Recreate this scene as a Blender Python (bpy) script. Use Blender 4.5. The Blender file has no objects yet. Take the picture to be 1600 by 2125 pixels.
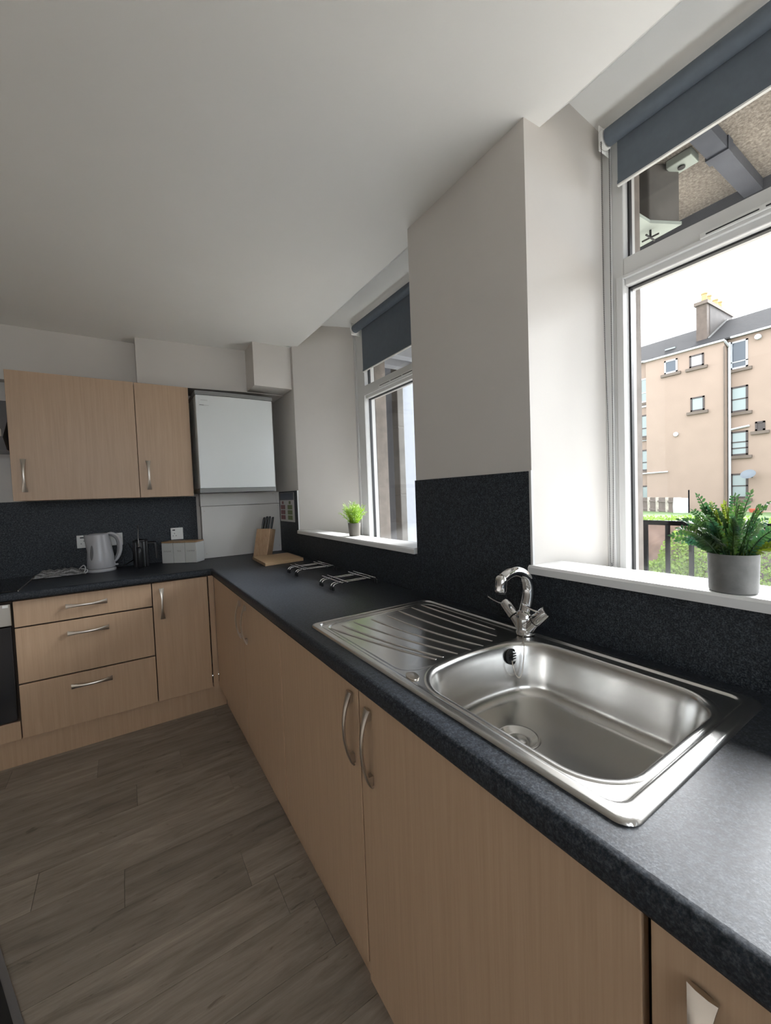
import bpy, bmesh, math, random
from mathutils import Vector, Matrix, noise

SC = bpy.context.scene
COL = SC.collection

# ------------------------------------------------------------------ camera
def set_camera():
    cd = bpy.data.cameras.new('camera'); co = bpy.data.objects.new('camera', cd); COL.objects.link(co)
    yaw, pitch, roll = math.radians(32.986), math.radians(-2.385), math.radians(-2.1785)
    f = Vector((math.sin(yaw)*math.cos(pitch), math.cos(yaw)*math.cos(pitch), math.sin(pitch)))
    r = Vector((math.cos(yaw), -math.sin(yaw), 0)); u = r.cross(f)
    c, s = math.cos(roll), math.sin(roll)
    r2 = c*r + s*u; u2 = -s*r + c*u
    m = Matrix((r2, u2, -f)).transposed().to_4x4()
    m.translation = Vector((-1.040, -3.3044, 1.3278))
    co.matrix_world = m
    cd.sensor_fit = 'HORIZONTAL'; cd.sensor_width = 36.0
    cd.lens = 840.12/1600*36.0
    cd.clip_start = 0.02; cd.clip_end = 300
    SC.camera = co
set_camera()

# ------------------------------------------------------------------ world, sun, exposure
SC.view_settings.view_transform = 'Standard'
SC.view_settings.look = 'None'
SC.view_settings.exposure = 0.25
SC.view_settings.gamma = 1.0
SC.view_settings.use_curve_mapping = False
w = bpy.data.worlds.new('sky'); SC.world = w; w.use_nodes = True
bg = w.node_tree.nodes['Background']
bg.inputs['Color'].default_value = (0.86, 0.93, 1.0, 1)
bg.inputs['Strength'].default_value = 5.0
sd = bpy.data.lights.new('hazy_sun', 'SUN'); sd.energy = 48.0; sd.angle = math.radians(52); sd.color = (0.97, 0.985, 1.0)
so = bpy.data.objects.new('hazy_sun', sd); COL.objects.link(so)
_d = Vector((-1.0, -0.14, -0.29)).normalized()
so.rotation_euler = _d.to_track_quat('-Z', 'Y').to_euler(); so.location = (8, -4, 6)
SC.cycles.max_bounces = 10; SC.cycles.diffuse_bounces = 6; SC.cycles.glossy_bounces = 4; SC.cycles.transparent_max_bounces = 12
SC.cycles.sample_clamp_indirect = 6.0
SC.cycles.caustics_reflective = False; SC.cycles.caustics_refractive = False

# ------------------------------------------------------------------ helpers
def srgb(r, g, b):
    f = lambda v: (v/255/12.92 if v/255 <= 0.04045 else ((v/255+0.055)/1.055)**2.4)
    return (f(r), f(g), f(b), 1)

def tag(o, label=None, cat=None, group=None, kind=None):
    if label: o['label'] = label
    if cat: o['category'] = cat
    if group: o['group'] = group
    if kind: o['kind'] = kind
    return o

def thing(name, loc, label, cat, group=None):
    o = bpy.data.objects.new(name, None); COL.objects.link(o); o.location = loc; o.empty_display_size = 0.05
    return tag(o, label, cat, group)

def wloc(o):
    p = Vector((0, 0, 0))
    while o: p += o.location; o = o.parent
    return p

class MB:
    """collects geometry in world coordinates and links it as one mesh object"""
    def __init__(s): s.v = []; s.f = []; s.m = []; s.mi = 0
    def add(s, vs, fs):
        n = len(s.v); s.v += [tuple(v) for v in vs]; s.f += [tuple(i+n for i in f) for f in fs]; s.m += [s.mi]*len(fs); return s
    def box(s, x0, x1, y0, y1, z0, z1):
        if x0 > x1: x0, x1 = x1, x0
        if y0 > y1: y0, y1 = y1, y0
        if z0 > z1: z0, z1 = z1, z0
        return s.add([(x0,y0,z0),(x1,y0,z0),(x1,y1,z0),(x0,y1,z0),(x0,y0,z1),(x1,y0,z1),(x1,y1,z1),(x0,y1,z1)],
              [(0,3,2,1),(4,5,6,7),(0,1,5,4),(1,2,6,5),(2,3,7,6),(3,0,4,7)])
    def quad(s, a, b, c, d): return s.add([a,b,c,d], [(0,1,2,3)])
    def poly(s, pts): return s.add(pts, [tuple(range(len(pts)))])
    def prism(s, pts, d):
        """closed polygon pts extruded by vector d"""
        n = len(pts); d = Vector(d)
        vs = [Vector(p) for p in pts] + [Vector(p)+d for p in pts]
        fs = [tuple(range(n))[::-1], tuple(range(n, 2*n))] + [(i,(i+1)%n,n+(i+1)%n,n+i) for i in range(n)]
        return s.add(vs, fs)
    def tube(s, pts, rad, seg=8, cap=True, flat=1.0, up=None):
        pts = [Vector(p) for p in pts]; n = len(pts)
        rad = rad if isinstance(rad, (list, tuple)) else [rad]*n
        up = Vector(up) if up else None
        vs = []; ref = None
        for i, p in enumerate(pts):
            t = (pts[min(i+1, n-1)] - pts[max(i-1, 0)])
            if t.length < 1e-9: t = Vector((0,0,1))
            t.normalize()
            if up is not None: a = up - t*up.dot(t)
            elif ref is None: a = t.orthogonal()
            else: a = ref - t*ref.dot(t)
            if a.length < 1e-6: a = t.orthogonal()
            a.normalize(); ref = a; b = t.cross(a)
            for k in range(seg):
                an = 2*math.pi*k/seg
                vs.append(p + (a*math.cos(an)*flat + b*math.sin(an))*rad[i])
        fs = []
        for i in range(n-1):
            for k in range(seg):
                k2 = (k+1) % seg
                fs.append((i*seg+k, i*seg+k2, (i+1)*seg+k2, (i+1)*seg+k))
        if cap: fs += [tuple(range(seg))[::-1], tuple(range((n-1)*seg, n*seg))]
        return s.add(vs, fs)
    def lathe(s, prof, c=(0,0,0), seg=32, axis=None, close=False):
        """prof: list of (r,z) round an axis through c"""
        c = Vector(c); vs = []; fs = []
        if axis:
            ax = Vector(axis).normalized(); a = ax.orthogonal().normalized(); b = ax.cross(a)
        else:
            ax = Vector((0,0,1)); a = Vector((1,0,0)); b = Vector((0,1,0))
        for r, z in prof:
            for k in range(seg):
                an = 2*math.pi*k/seg
                vs.append(c + ax*z + (a*math.cos(an)+b*math.sin(an))*max(r, 1e-5))
        for i in range(len(prof)-1):
            for k in range(seg):
                k2 = (k+1) % seg
                fs.append((i*seg+k, i*seg+k2, (i+1)*seg+k2, (i+1)*seg+k))
        if close: fs += [tuple(range(seg))[::-1], tuple(range((len(prof)-1)*seg, len(prof)*seg))]
        return s.add(vs, fs)
    def loft(s, rings, cap0=False, cap1=False):
        n = len(rings[0]); vs = [p for r in rings for p in r]; fs = []
        for i in range(len(rings)-1):
            for k in range(n):
                k2 = (k+1) % n
                fs.append((i*n+k, i*n+k2, (i+1)*n+k2, (i+1)*n+k))
        if cap0: fs.append(tuple(range(n))[::-1])
        if cap1: fs.append(tuple(range((len(rings)-1)*n, len(rings)*n)))
        return s.add(vs, fs)
    def xform(s, M):
        s.v = [tuple(M @ Vector(v)) for v in s.v]; return s
    def build(s, name, mat, parent=None, smooth=False, bevel=0, seg=2, label=None, kind=None, angle=40, fix=True):
        me = bpy.data.meshes.new(name)
        off = wloc(parent) if parent else Vector((0,0,0))
        me.from_pydata([tuple(Vector(v)-off) for v in s.v], [], s.f)
        mats = mat if isinstance(mat, (list, tuple)) else [mat]
        for m in mats: me.materials.append(m)
        if len(mats) > 1:
            for p, mi in zip(me.polygons, s.m): p.material_index = mi
        me.update()
        if fix:
            bm = bmesh.new(); bm.from_mesh(me); bmesh.ops.recalc_face_normals(bm, faces=bm.faces); bm.to_mesh(me); bm.free()
        if smooth:
            for p in me.polygons: p.use_smooth = True
            me.set_sharp_from_angle(angle=math.radians(angle))
        o = bpy.data.objects.new(name, me); COL.objects.link(o)
        if parent: o.parent = parent
        if bevel:
            b = o.modifiers.new('bevel', 'BEVEL'); b.width = bevel; b.segments = seg; b.limit_method = 'ANGLE'; b.angle_limit = math.radians(35)
        if label: o['label'] = label
        if kind: o['kind'] = kind
        return o

def copy_tree(o, parent=None):
    c = o.copy(); COL.objects.link(c); c.parent = parent
    for ch in list(o.children): copy_tree(ch, c)
    return c

# ------------------------------------------------------------------ materials
def mat(name, col, rough=0.5, metal=0.0, spec=0.5):
    m = bpy.data.materials.new(name); m.use_nodes = True
    b = m.node_tree.nodes['Principled BSDF']
    b.inputs['Base Color'].default_value = col if len(col) == 4 else (*col, 1)
    b.inputs['Roughness'].default_value = rough; b.inputs['Metallic'].default_value = metal
    b.inputs['Specular IOR Level'].default_value = spec
    return m

def nd(m, t, **kw):
    n = m.node_tree.nodes.new(t)
    for k, v in kw.items():
        if k in n.inputs: n.inputs[k].default_value = v
        else: setattr(n, k, v)
    return n
def lk(m, a, b): m.node_tree.links.new(a, b)
def P(m): return m.node_tree.nodes['Principled BSDF']
def coord(m, scale=(1,1,1), kind='Object'):
    tc = nd(m, 'ShaderNodeTexCoord'); mp = nd(m, 'ShaderNodeMapping'); mp.inputs['Scale'].default_value = scale
    lk(m, tc.outputs[kind], mp.inputs['Vector']); return mp.outputs['Vector']
def ramp(m, fac, stops):
    r = nd(m, 'ShaderNodeValToRGB'); e = r.color_ramp.elements
    while len(e) < len(stops): e.new(0.5)
    for k, (p, c) in zip(e, stops): k.position = p; k.color = c if len(c) == 4 else (*c, 1)
    lk(m, fac, r.inputs['Fac']); return r.outputs['Color']
def noise_tex(m, vec, scale, detail=4, rough=0.55, dist=0.0):
    n = nd(m, 'ShaderNodeTexNoise'); n.inputs['Scale'].default_value = scale; n.inputs['Detail'].default_value = detail
    n.inputs['Roughness'].default_value = rough; n.inputs['Distortion'].default_value = dist
    lk(m, vec, n.inputs['Vector']); return n.outputs['Fac']
def mix(m, fac, a, b, mode='MIX'):
    x = nd(m, 'ShaderNodeMix', data_type='RGBA', blend_type=mode)
    for sock, val in ((x.inputs['Factor'], fac), (x.inputs['A'], a), (x.inputs['B'], b)):
        pass
    fi, ai, bi = x.inputs[0], x.inputs[6], x.inputs[7]
    for sock, val in ((fi, fac), (ai, a), (bi, b)):
        if hasattr(val, 'is_output'): lk(m, val, sock)
        else: sock.default_value = val
    return x.outputs[2]
def bump(m, h, strength=0.2, dist=0.002):
    b = nd(m, 'ShaderNodeBump'); b.inputs['Strength'].default_value = strength; b.inputs['Distance'].default_value = dist
    lk(m, h, b.inputs['Height']); lk(m, b.outputs['Normal'], P(m).inputs['Normal'])

def noisy(name, col, rough=0.6, var=0.08, scale=6, metal=0, bmp=0.0, bscale=300, spec=0.5):
    m = mat(name, col, rough, metal, spec)
    v = coord(m); f = noise_tex(m, v, scale)
    c = col[:3]
    lk(m, ramp(m, f, [(0.25, tuple(x*(1-var) for x in c)), (0.75, tuple(min(1, x*(1+var)) for x in c))]), P(m).inputs['Base Color'])
    if bmp: bump(m, noise_tex(m, v, bscale, 3), bmp, 0.001)
    return m

M = {}
M['ceiling'] = noisy('ceiling_white', (0.82, 0.82, 0.80), 0.85, 0.02, 2, bmp=0.05)
M['paint'] = noisy('greige_wall_paint', (0.60, 0.57, 0.535), 0.62, 0.03, 2.5, bmp=0.12, bscale=220)
M['white_gloss'] = noisy('white_gloss_paint', (0.80, 0.80, 0.79), 0.32, 0.03, 8, bmp=0.05, bscale=60)
M['upvc'] = mat('white_upvc', (0.62, 0.62, 0.61, 1), 0.3)
M['gasket'] = mat('black_gasket', (0.015, 0.016, 0.018, 1), 0.5)
def beech():
    m = mat('beech_laminate', (0.5, 0.36, 0.24, 1), 0.42)
    v = coord(m, (38, 38, 1.2)); f = noise_tex(m, v, 2.4, 6, 0.6, 0.3)
    v2 = coord(m, (160, 160, 3.0)); f2 = noise_tex(m, v2, 2.0, 3, 0.6)
    a = ramp(m, f, [(0.25, (0.43, 0.293, 0.188)), (0.55, (0.475, 0.328, 0.214)), (0.8, (0.505, 0.352, 0.234))])
    b = ramp(m, f2, [(0.3, (0.90, 0.88, 0.86)), (0.6, (1, 1, 1))])
    lk(m, mix(m, 0.6, a, b, 'MULTIPLY'), P(m).inputs['Base Color'])
    return m
M['beech'] = beech()
M['carcass'] = mat('dark_gap', (0.05, 0.035, 0.025, 1), 0.8)
def laminate(name, base, fleck, rough, fl=0.62):
    m = mat(name, base, rough, 0, 0.17)
    v = coord(m)
    f1 = noise_tex(m, v, 300, 3, 0.65); f2 = noise_tex(m, v, 120, 3, 0.7)
    a = ramp(m, f1, [(0.42, base), (fl, fleck)])
    b = ramp(m, f2, [(0.40, (0.55, 0.55, 0.55, 1)), (0.62, (1.25, 1.25, 1.25, 1))])
    lk(m, mix(m, 1.0, a, b, 'MULTIPLY'), P(m).inputs['Base Color'])
    bump(m, f1, 0.25, 0.0006)
    return m
M['worktop'] = laminate('black_speckled_laminate', (0.016, 0.0205, 0.027, 1), (0.058, 0.062, 0.070, 1), 0.42, 0.68)
M['splash'] = laminate('black_speckled_splashback', (0.015, 0.0195, 0.0265, 1), (0.10, 0.11, 0.12, 1), 0.45, 0.70)
M['steel'] = mat('brushed_steel', (0.62, 0.61, 0.59, 1), 0.25, 1.0)
M['chrome'] = mat('chrome', (0.72, 0.72, 0.72, 1), 0.07, 1.0)
M['nickel'] = mat('satin_nickel', (0.58, 0.53, 0.47, 1), 0.30, 1.0)
M['bead_metal'] = mat('dull_bead_chain', (0.16, 0.155, 0.15, 1), 0.45, 0.8)
M['rubber'] = mat('black_rubber', (0.012, 0.013, 0.014, 1), 0.55)
M['black_plastic'] = mat('black_plastic', (0.012, 0.012, 0.014, 1), 0.32)
M['black_glass'] = mat('black_glass', (0.006, 0.006, 0.007, 1), 0.06)
M['oven_glass'] = mat('oven_glass', (0.018, 0.018, 0.02, 1), 0.12)
M['white_plastic'] = mat('white_plastic', (0.72, 0.72, 0.70, 1), 0.32)
M['kettle'] = mat('kettle_plastic', (0.46, 0.46, 0.48, 1), 0.28)
M['grey_plastic'] = mat('grey_plastic', (0.18, 0.18, 0.19, 1), 0.35)
M['boiler'] = mat('boiler_white_enamel', (0.66, 0.68, 0.67, 1), 0.3)
M['band'] = mat('boiler_grey_band', (0.20, 0.20, 0.195, 1), 0.4)
M['board_white'] = noisy('white_board', (0.66, 0.64, 0.61), 0.5, 0.03, 3)
M['blind'] = noisy('charcoal_blind_fabric', (0.115, 0.138, 0.165), 0.8, 0.06, 40, bmp=0.2, bscale=900)
M['concrete_pot'] = noisy('concrete_pot', (0.20, 0.20, 0.195), 0.85, 0.22, 28, bmp=0.3, bscale=120)
M['taupe_pot'] = noisy('taupe_pot', (0.125, 0.115, 0.098), 0.7, 0.08, 20)
M['soil'] = noisy('soil', (0.02, 0.015, 0.01), 0.95, 0.4, 120)
def leafmat(name, c1, c2, tr=0.35, rough=0.45):
    m = mat(name, c1, rough)
    v = coord(m); f = noise_tex(m, v, 34, 2)
    colr = ramp(m, f, [(0.3, c1), (0.7, c2)])
    lk(m, colr, P(m).inputs['Base Color'])
    t = nd(m, 'ShaderNodeBsdfTranslucent'); lk(m, colr, t.inputs['Color'])
    x = nd(m, 'ShaderNodeMixShader'); x.inputs['Fac'].default_value = tr
    out = m.node_tree.nodes['Material Output']
    lk(m, P(m).outputs['BSDF'], x.inputs[1]); lk(m, t.outputs['BSDF'], x.inputs[2]); lk(m, x.outputs['Shader'], out.inputs['Surface'])
    return m
M['zz_leaf'] = leafmat('dark_green_leaf', (0.018, 0.075, 0.040, 1), (0.075, 0.15, 0.025, 1), 0.3)
M['zz_leaf2'] = leafmat('olive_leaf', (0.10, 0.16, 0.012, 1), (0.20, 0.24, 0.02, 1), 0.45)
M['lime'] = leafmat('lime_leaf', (0.16, 0.33, 0.02, 1), (0.42, 0.60, 0.06, 1), 0.4)
M['ivy'] = leafmat('ivy_leaf', (0.075, 0.15, 0.012, 1), (0.25, 0.36, 0.045, 1), 0.3, 0.6)
M['grass'] = noisy('lawn_grass', (0.07, 0.12, 0.03), 0.9, 0.45, 3)
def woodm(name, c1, c2, sc):
    m = mat(name, c1, 0.5); v = coord(m, sc); f = noise_tex(m, v, 3.0, 5, 0.6, 0.4)
    lk(m, ramp(m, f, [(0.3, c1), (0.7, c2)]), P(m).inputs['Base Color']); return m
M['block_wood'] = woodm('knife_block_wood', (0.42, 0.26, 0.15, 1), (0.56, 0.38, 0.24, 1), (30, 30, 3))
M['board_wood'] = woodm('board_wood', (0.50, 0.33, 0.18, 1), (0.62, 0.44, 0.27, 1), (3, 26, 30))
M['lid_wood'] = woodm('lid_wood', (0.36, 0.22, 0.11, 1), (0.46, 0.30, 0.17, 1), (6, 30, 30))
M['sealant'] = mat('clear_sealant', (0.10, 0.105, 0.11, 1), 0.12)
M['can_white'] = mat('white_canister', (0.66, 0.66, 0.64, 1), 0.45)
M['ink'] = mat('grey_ink', (0.22, 0.21, 0.20, 1), 0.6)
def floorm():
    m = mat('grey_oak_vinyl', (0.16, 0.14, 0.12, 1), 0.55)
    oi = nd(m, 'ShaderNodeObjectInfo')
    tc = nd(m, 'ShaderNodeTexCoord'); ad = nd(m, 'ShaderNodeVectorMath', operation='ADD')
    sc = nd(m, 'ShaderNodeVectorMath', operation='SCALE'); sc.inputs['Scale'].default_value = 37.0
    cb = nd(m, 'ShaderNodeCombineXYZ'); lk(m, oi.outputs['Random'], cb.inputs['X']); lk(m, oi.outputs['Random'], cb.inputs['Y'])
    lk(m, cb.outputs['Vector'], sc.inputs[0]); lk(m, tc.outputs['Object'], ad.inputs[0]); lk(m, sc.outputs['Vector'], ad.inputs[1])
    def mp(s):
        x = nd(m, 'ShaderNodeMapping'); x.inputs['Scale'].default_value = s; lk(m, ad.outputs['Vector'], x.inputs['Vector']); return x.outputs['Vector']
    f1 = noise_tex(m, mp((1.7, 11, 1)), 2.0, 8, 0.62, 0.7)
    f2 = noise_tex(m, mp((6, 90, 1)), 2.0, 4, 0.6)
    f3 = noise_tex(m, mp((9, 26, 1)), 1.6, 3, 0.5, 0.8)
    a = ramp(m, f1, [(0.25, (0.17, 0.146, 0.118)), (0.46, (0.28, 0.242, 0.20)), (0.60, (0.34, 0.293, 0.245)), (0.8, (0.45, 0.395, 0.335))])
    b = ramp(m, f2, [(0.3, (0.90, 0.895, 0.89)), (0.65, (1.06, 1.06, 1.06))])
    k = ramp(m, f3, [(0.66, (1, 1, 1)), (0.74, (0.55, 0.52, 0.50))])
    r = nd(m, 'ShaderNodeMapRange'); r.inputs['To Min'].default_value = 0.82; r.inputs['To Max'].default_value = 1.12
    lk(m, oi.outputs['Random'], r.inputs['Value'])
    c = mix(m, 1.0, a, b, 'MULTIPLY'); c = mix(m, 0.8, c, k, 'MULTIPLY')
    vm = nd(m, 'ShaderNodeVectorMath', operation='SCALE'); lk(m, c, vm.inputs[0]); lk(m, r.outputs['Result'], vm.inputs['Scale'])
    lk(m, vm.outputs['Vector'], P(m).inputs['Base Color'])
    bump(m, f1, 0.15, 0.001)
    return m
M['floor'] = floorm()
M['sub'] = mat('floor_joint', (0.05, 0.045, 0.04, 1), 0.8)
def glassm(name='window_glass', rough=0.0, tint=(1, 1, 1, 1)):
    m = bpy.data.materials.new(name); m.use_nodes = True; nt = m.node_tree; nt.nodes.clear()
    out = nt.nodes.new('ShaderNodeOutputMaterial'); t = nt.nodes.new('ShaderNodeBsdfTransparent'); g = nt.nodes.new('ShaderNodeBsdfGlossy')
    lw = nt.nodes.new('ShaderNodeLayerWeight'); lw.inputs['Blend'].default_value = 0.5
    pw = nt.nodes.new('ShaderNodeMath'); pw.operation = 'POWER'; pw.inputs[1].default_value = 5.0; nt.links.new(lw.outputs['Facing'], pw.inputs[0])
    fr = nt.nodes.new('ShaderNodeMapRange'); fr.inputs['To Min'].default_value = 0.03; nt.links.new(pw.outputs['Value'], fr.inputs['Value']); g.inputs['Roughness'].default_value = rough
    t.inputs['Color'].default_value = tint
    x = nt.nodes.new('ShaderNodeMixShader')
    nt.links.new(fr.outputs['Result'], x.inputs['Fac']); nt.links.new(t.outputs['BSDF'], x.inputs[1]); nt.links.new(g.outputs['BSDF'], x.inputs[2])
    nt.links.new(x.outputs['Shader'], out.inputs['Surface']); return m
M['glass'] = glassm()
M['sandstone'] = noisy('sandstone_jamb', (0.19, 0.165, 0.145), 0.9, 0.3, 14, bmp=0.6, bscale=60)
def pebble():
    m = mat('rough_concrete', (0.36, 0.33, 0.29, 1), 0.95); v = coord(m)
    f = noise_tex(m, v, 75, 5, 0.75); f2 = noise_tex(m, v, 6, 3)
    a = ramp(m, f, [(0.3, (0.13, 0.118, 0.10)), (0.52, (0.31, 0.285, 0.25)), (0.70, (0.50, 0.47, 0.42))])
    b = ramp(m, f2, [(0.35, (0.8, 0.78, 0.76)), (0.65, (1.1, 1.08, 1.05))])
    lk(m, mix(m, 0.7, a, b, 'MULTIPLY'), P(m).inputs['Base Color']); bump(m, f, 0.8, 0.01); return m
M['rough_concrete'] = pebble()
M['walkway'] = noisy('pale_walkway_screed', (0.50, 0.48, 0.45), 0.9, 0.12, 4)
M['concrete'] = noisy('weathered_concrete', (0.15, 0.145, 0.135), 0.9, 0.25, 7, bmp=0.3, bscale=80)
M['dark_concrete'] = noisy('dark_shaded_concrete', (0.085, 0.095, 0.115), 0.85, 0.2, 7)  # dark tone carries the shade under the deck on edge beam and return wall
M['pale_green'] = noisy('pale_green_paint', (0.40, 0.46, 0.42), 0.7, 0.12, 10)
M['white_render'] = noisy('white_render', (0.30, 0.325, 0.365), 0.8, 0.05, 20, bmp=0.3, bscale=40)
M['rail'] = mat('black_rail_paint', (0.004, 0.004, 0.006, 1), 0.7, 0, 0.0)
M['facade'] = noisy('beige_render', (0.28, 0.205, 0.16), 0.9, 0.06, 0.9)
M['facade_trim'] = noisy('stone_band', (0.13, 0.10, 0.08), 0.9, 0.1, 2)
def slates():
    m = mat('grey_slates', (0.14, 0.13, 0.13, 1), 0.9, 0, 0.1); v = coord(m, (1, 1.2, 5)); f = noise_tex(m, v, 3.0, 5, 0.7); 
    lk(m, ramp(m, f, [(0.3, (0.018, 0.017, 0.018)), (0.55, (0.033, 0.031, 0.031)), (0.75, (0.055, 0.048, 0.044))]), P(m).inputs['Base Color']); return m
M['slate'] = slates()
M['chimney_stone'] = noisy('chimney_stone', (0.10, 0.075, 0.06), 0.9, 0.3, 4)
M['chimney_rubble'] = noisy('chimney_rubble', (0.055, 0.045, 0.04), 0.9, 0.45, 3)
M['buff'] = mat('buff_clay', (0.36, 0.24, 0.11, 1), 0.8)
M['white_frame'] = mat('white_frame', (0.45, 0.45, 0.46, 1), 0.5)
M['brown_frame'] = mat('brown_frame', (0.05, 0.036, 0.032, 1), 0.6)
M['pane_pale'] = mat('curtained_pane', (0.24, 0.28, 0.27, 1), 0.15)
M['pane_dark'] = mat('dark_pane', (0.06, 0.07, 0.085, 1), 0.08)
M['fence_wood'] = noisy('weathered_fence', (0.13, 0.10, 0.085), 0.9, 0.25, 5)
M['sheet'] = mat('white_sheet', (0.6, 0.6, 0.61, 1), 0.8)
M['earth'] = noisy('red_brown_rubble', (0.13, 0.085, 0.065), 0.95, 0.55, 3.0, bmp=0.8, bscale=8)
M['gravel'] = noisy('pale_gravel', (0.42, 0.37, 0.31), 0.95, 0.3, 6)
M['dish'] = mat('grey_dish', (0.12, 0.135, 0.15, 1), 0.5)
M['red_tub'] = mat('red_tub', (0.45, 0.10, 0.06, 1), 0.6)
# ================================================================== SETTING
ZC = 2.412; ZW = 0.91
XL, YF = -2.75, -5.4
S = 'structure'
# floor: joint-coloured base with the vinyl planks on it
fl = MB().box(XL, 0.0, YF, 0.0, -0.06, -0.004).build('floor', M['sub'], kind=S)
random.seed(4)
joints = {0:-1.58, 1:-1.215, 2:-0.853, 3:-1.055, 4:-0.677, 5:-1.366, 6:-1.105, 7:-0.736, 8:-1.62, 9:-0.578, 10:-1.24, 11:-0.95, 12:-1.5}
PW, PL = 0.168, 0.96
for k in range(-1, 29):
    y1 = -0.557 - PW*k; y0 = max(y1 - PW, YF)
    if y0 >= y1: break
    j = joints.get(k, -0.6 - random.random()*PL)
    while j > XL + PL: j -= PL
    xs = [XL]
    while j < -0.45:
        if j > XL + 0.03: xs.append(j)
        j += PL
    xs.append(-0.40)
    for a, b in zip(xs[:-1], xs[1:]):
        MB().box(a+0.0006, b-0.0006, y0+0.0006, y1-0.0006, -0.004, 0.0).build('plank', M['floor'], fl)

# ceiling with the stepped soffits over the two window recesses
def W2y(x): return -0.50 + (x-0.035)/(0.40-0.035)*(-0.757+0.50)
def W2r(x): return -1.947 + x/0.40*(0.177)
def W1y(x): return -2.519 - 0.016*x/0.40
def W1r(x): return -3.90 + 0.04*x/0.40
ce = MB()
ce.quad((XL,YF,ZC),(XL,0.0,ZC),(0.0,0.0,ZC),(0.0,YF,ZC))
ce.quad((0.0,-0.50,ZC),(0.0,0.0,ZC),(0.04,0.0,ZC),(0.04,-0.50,ZC))
prof = [(0.0,ZC),(0.07,ZC),(0.215,2.546),(0.40,2.52)]
for fl_, fr_ in ((W2y, W2r), (W1y, W1r)):
    for (xa, za), (xb, zb) in zip(prof[:-1], prof[1:]):
        ce.quad((xa,fl_(xa),za),(xb,fl_(xb),zb),(xb,fr_(xb),zb),(xa,fr_(xa),za))
ce.box(XL, 0.48, YF, 0.5, 2.70, 2.74)
ce.build('ceiling', M['ceiling'], kind=S, fix=False)

# window wall with splayed reveals
wr = MB()
wr.poly([(0.035,0.0,0),(0.035,-0.50,0),(0.035,-0.50,ZC),(0.035,0.0,ZC)])
wr.poly([(0.035,-0.50,0),(0.0,-1.947,0),(0.0,-1.947,1.04),(0.035,-0.50,1.04)])
wr.poly([(0.0,-1.947,0),(0.0,-2.519,0),(0.0,-2.519,ZC),(0.0,-1.947,ZC)])
wr.poly([(0.0,-2.519,0),(0.0,-3.90,0),(0.0,-3.90,1.04),(0.0,-2.519,1.04)])
wr.poly([(0.0,-3.90,0),(0.0,YF,0),(0.0,YF,ZC),(0.0,-3.90,ZC)])
for f, x0 in ((W2y,0.035),(W2r,0.0),(W1y,0.0),(W1r,0.0)):
    wr.poly([(x0,f(x0),1.0),(0.40,f(0.40),1.0),(0.40,f(0.40),2.52),(0.215,f(0.215),2.546),(0.07,f(0.07),ZC),(x0,f(x0),ZC)])
wr.build('wall_right', M['paint'], kind=S, fix=False)
# outer leaf of the window wall (stone), with the two openings
wo = MB()
wo.box(0.48,0.57,-0.885,1.6,-3.5,6); wo.box(0.48,0.57,-2.57,-1.66,-3.5,6); wo.box(0.48,0.57,-9,-3.82,-3.5,6)
wo.box(0.48,0.57,-1.66,-0.885,2.52,6); wo.box(0.48,0.57,-3.82,-2.57,2.52,6)
wo.box(0.48,0.60,-1.66,-0.885,-3.5,1.0); wo.box(0.48,0.60,-3.82,-2.57,-3.5,1.0)
wo.build('wall_outer', M['sandstone'], kind=S)
# back wall, bulkhead, pipe box
wb = MB()
wb.quad((XL,0,0),(0.035,0,0),(0.035,0,ZC),(XL,0,ZC))
wb.box(XL, -0.905, -0.08, 0.0, 2.092, ZC)
wb.build('wall_back', M['paint'], kind=S, fix=False)
MB().prism([(-0.913,-0.198,2.113),(-0.22,-0.272,2.113),(0.035,-0.272,2.113),(0.035,0,2.113),(-0.913,0,2.113)],(0,0,ZC-2.113)).build('trim_1', M['paint'], kind=S)
MB().box(-0.234, 0.033, -0.47, -0.2, 2.117, ZC).build('trim_2', M['paint'], kind=S)
MB().quad((XL,0,0),(XL,YF,0),(XL,YF,ZC),(XL,0,ZC)).build('wall_left', M['paint'], kind=S, fix=False)
wf = MB(); WX0, WX1, WZ0, WZ1 = -2.55, -0.25, 1.15, 2.38
for x0_, x1_, z0_, z1_ in ((XL,WX0,0,ZC),(WX1,0,0,ZC),(WX0,WX1,0,WZ0),(WX0,WX1,WZ1,ZC)): wf.box(x0_,x1_,YF-0.25,YF,z0_,z1_)
wf.build('wall_front', M['paint'], kind=S)
w3 = bpy.data.objects.new('added_window_3', None); COL.objects.link(w3); w3.location = (-1.4, YF-0.12, WZ0); w3['kind'] = S  # unseen window, added behind the camera to bring more daylight into the room
for x0_, x1_, z0_, z1_ in ((WX0,WX0+0.06,WZ0,WZ1),(WX1-0.06,WX1,WZ0,WZ1),(WX0+0.06,WX1-0.06,WZ0,WZ0+0.06),(WX0+0.06,WX1-0.06,WZ1-0.06,WZ1),(-1.43,-1.37,WZ0+0.06,WZ1-0.06)):
    MB().box(x0_,x1_,YF-0.16,YF-0.09,z0_,z1_).build('frame_bar', M['upvc'], w3, bevel=0.003)
for x0_, x1_ in ((WX0+0.06,-1.43),(-1.37,WX1-0.06)): MB().box(x0_+0.001,x1_-0.001,YF-0.127,YF-0.123,WZ0+0.061,WZ1-0.061).build('pane', M['glass'], w3)
MB().box(-14,0.5,-25,YF-0.26,-1.0,-0.8).build('ground', M['gravel'], kind=S)

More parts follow.
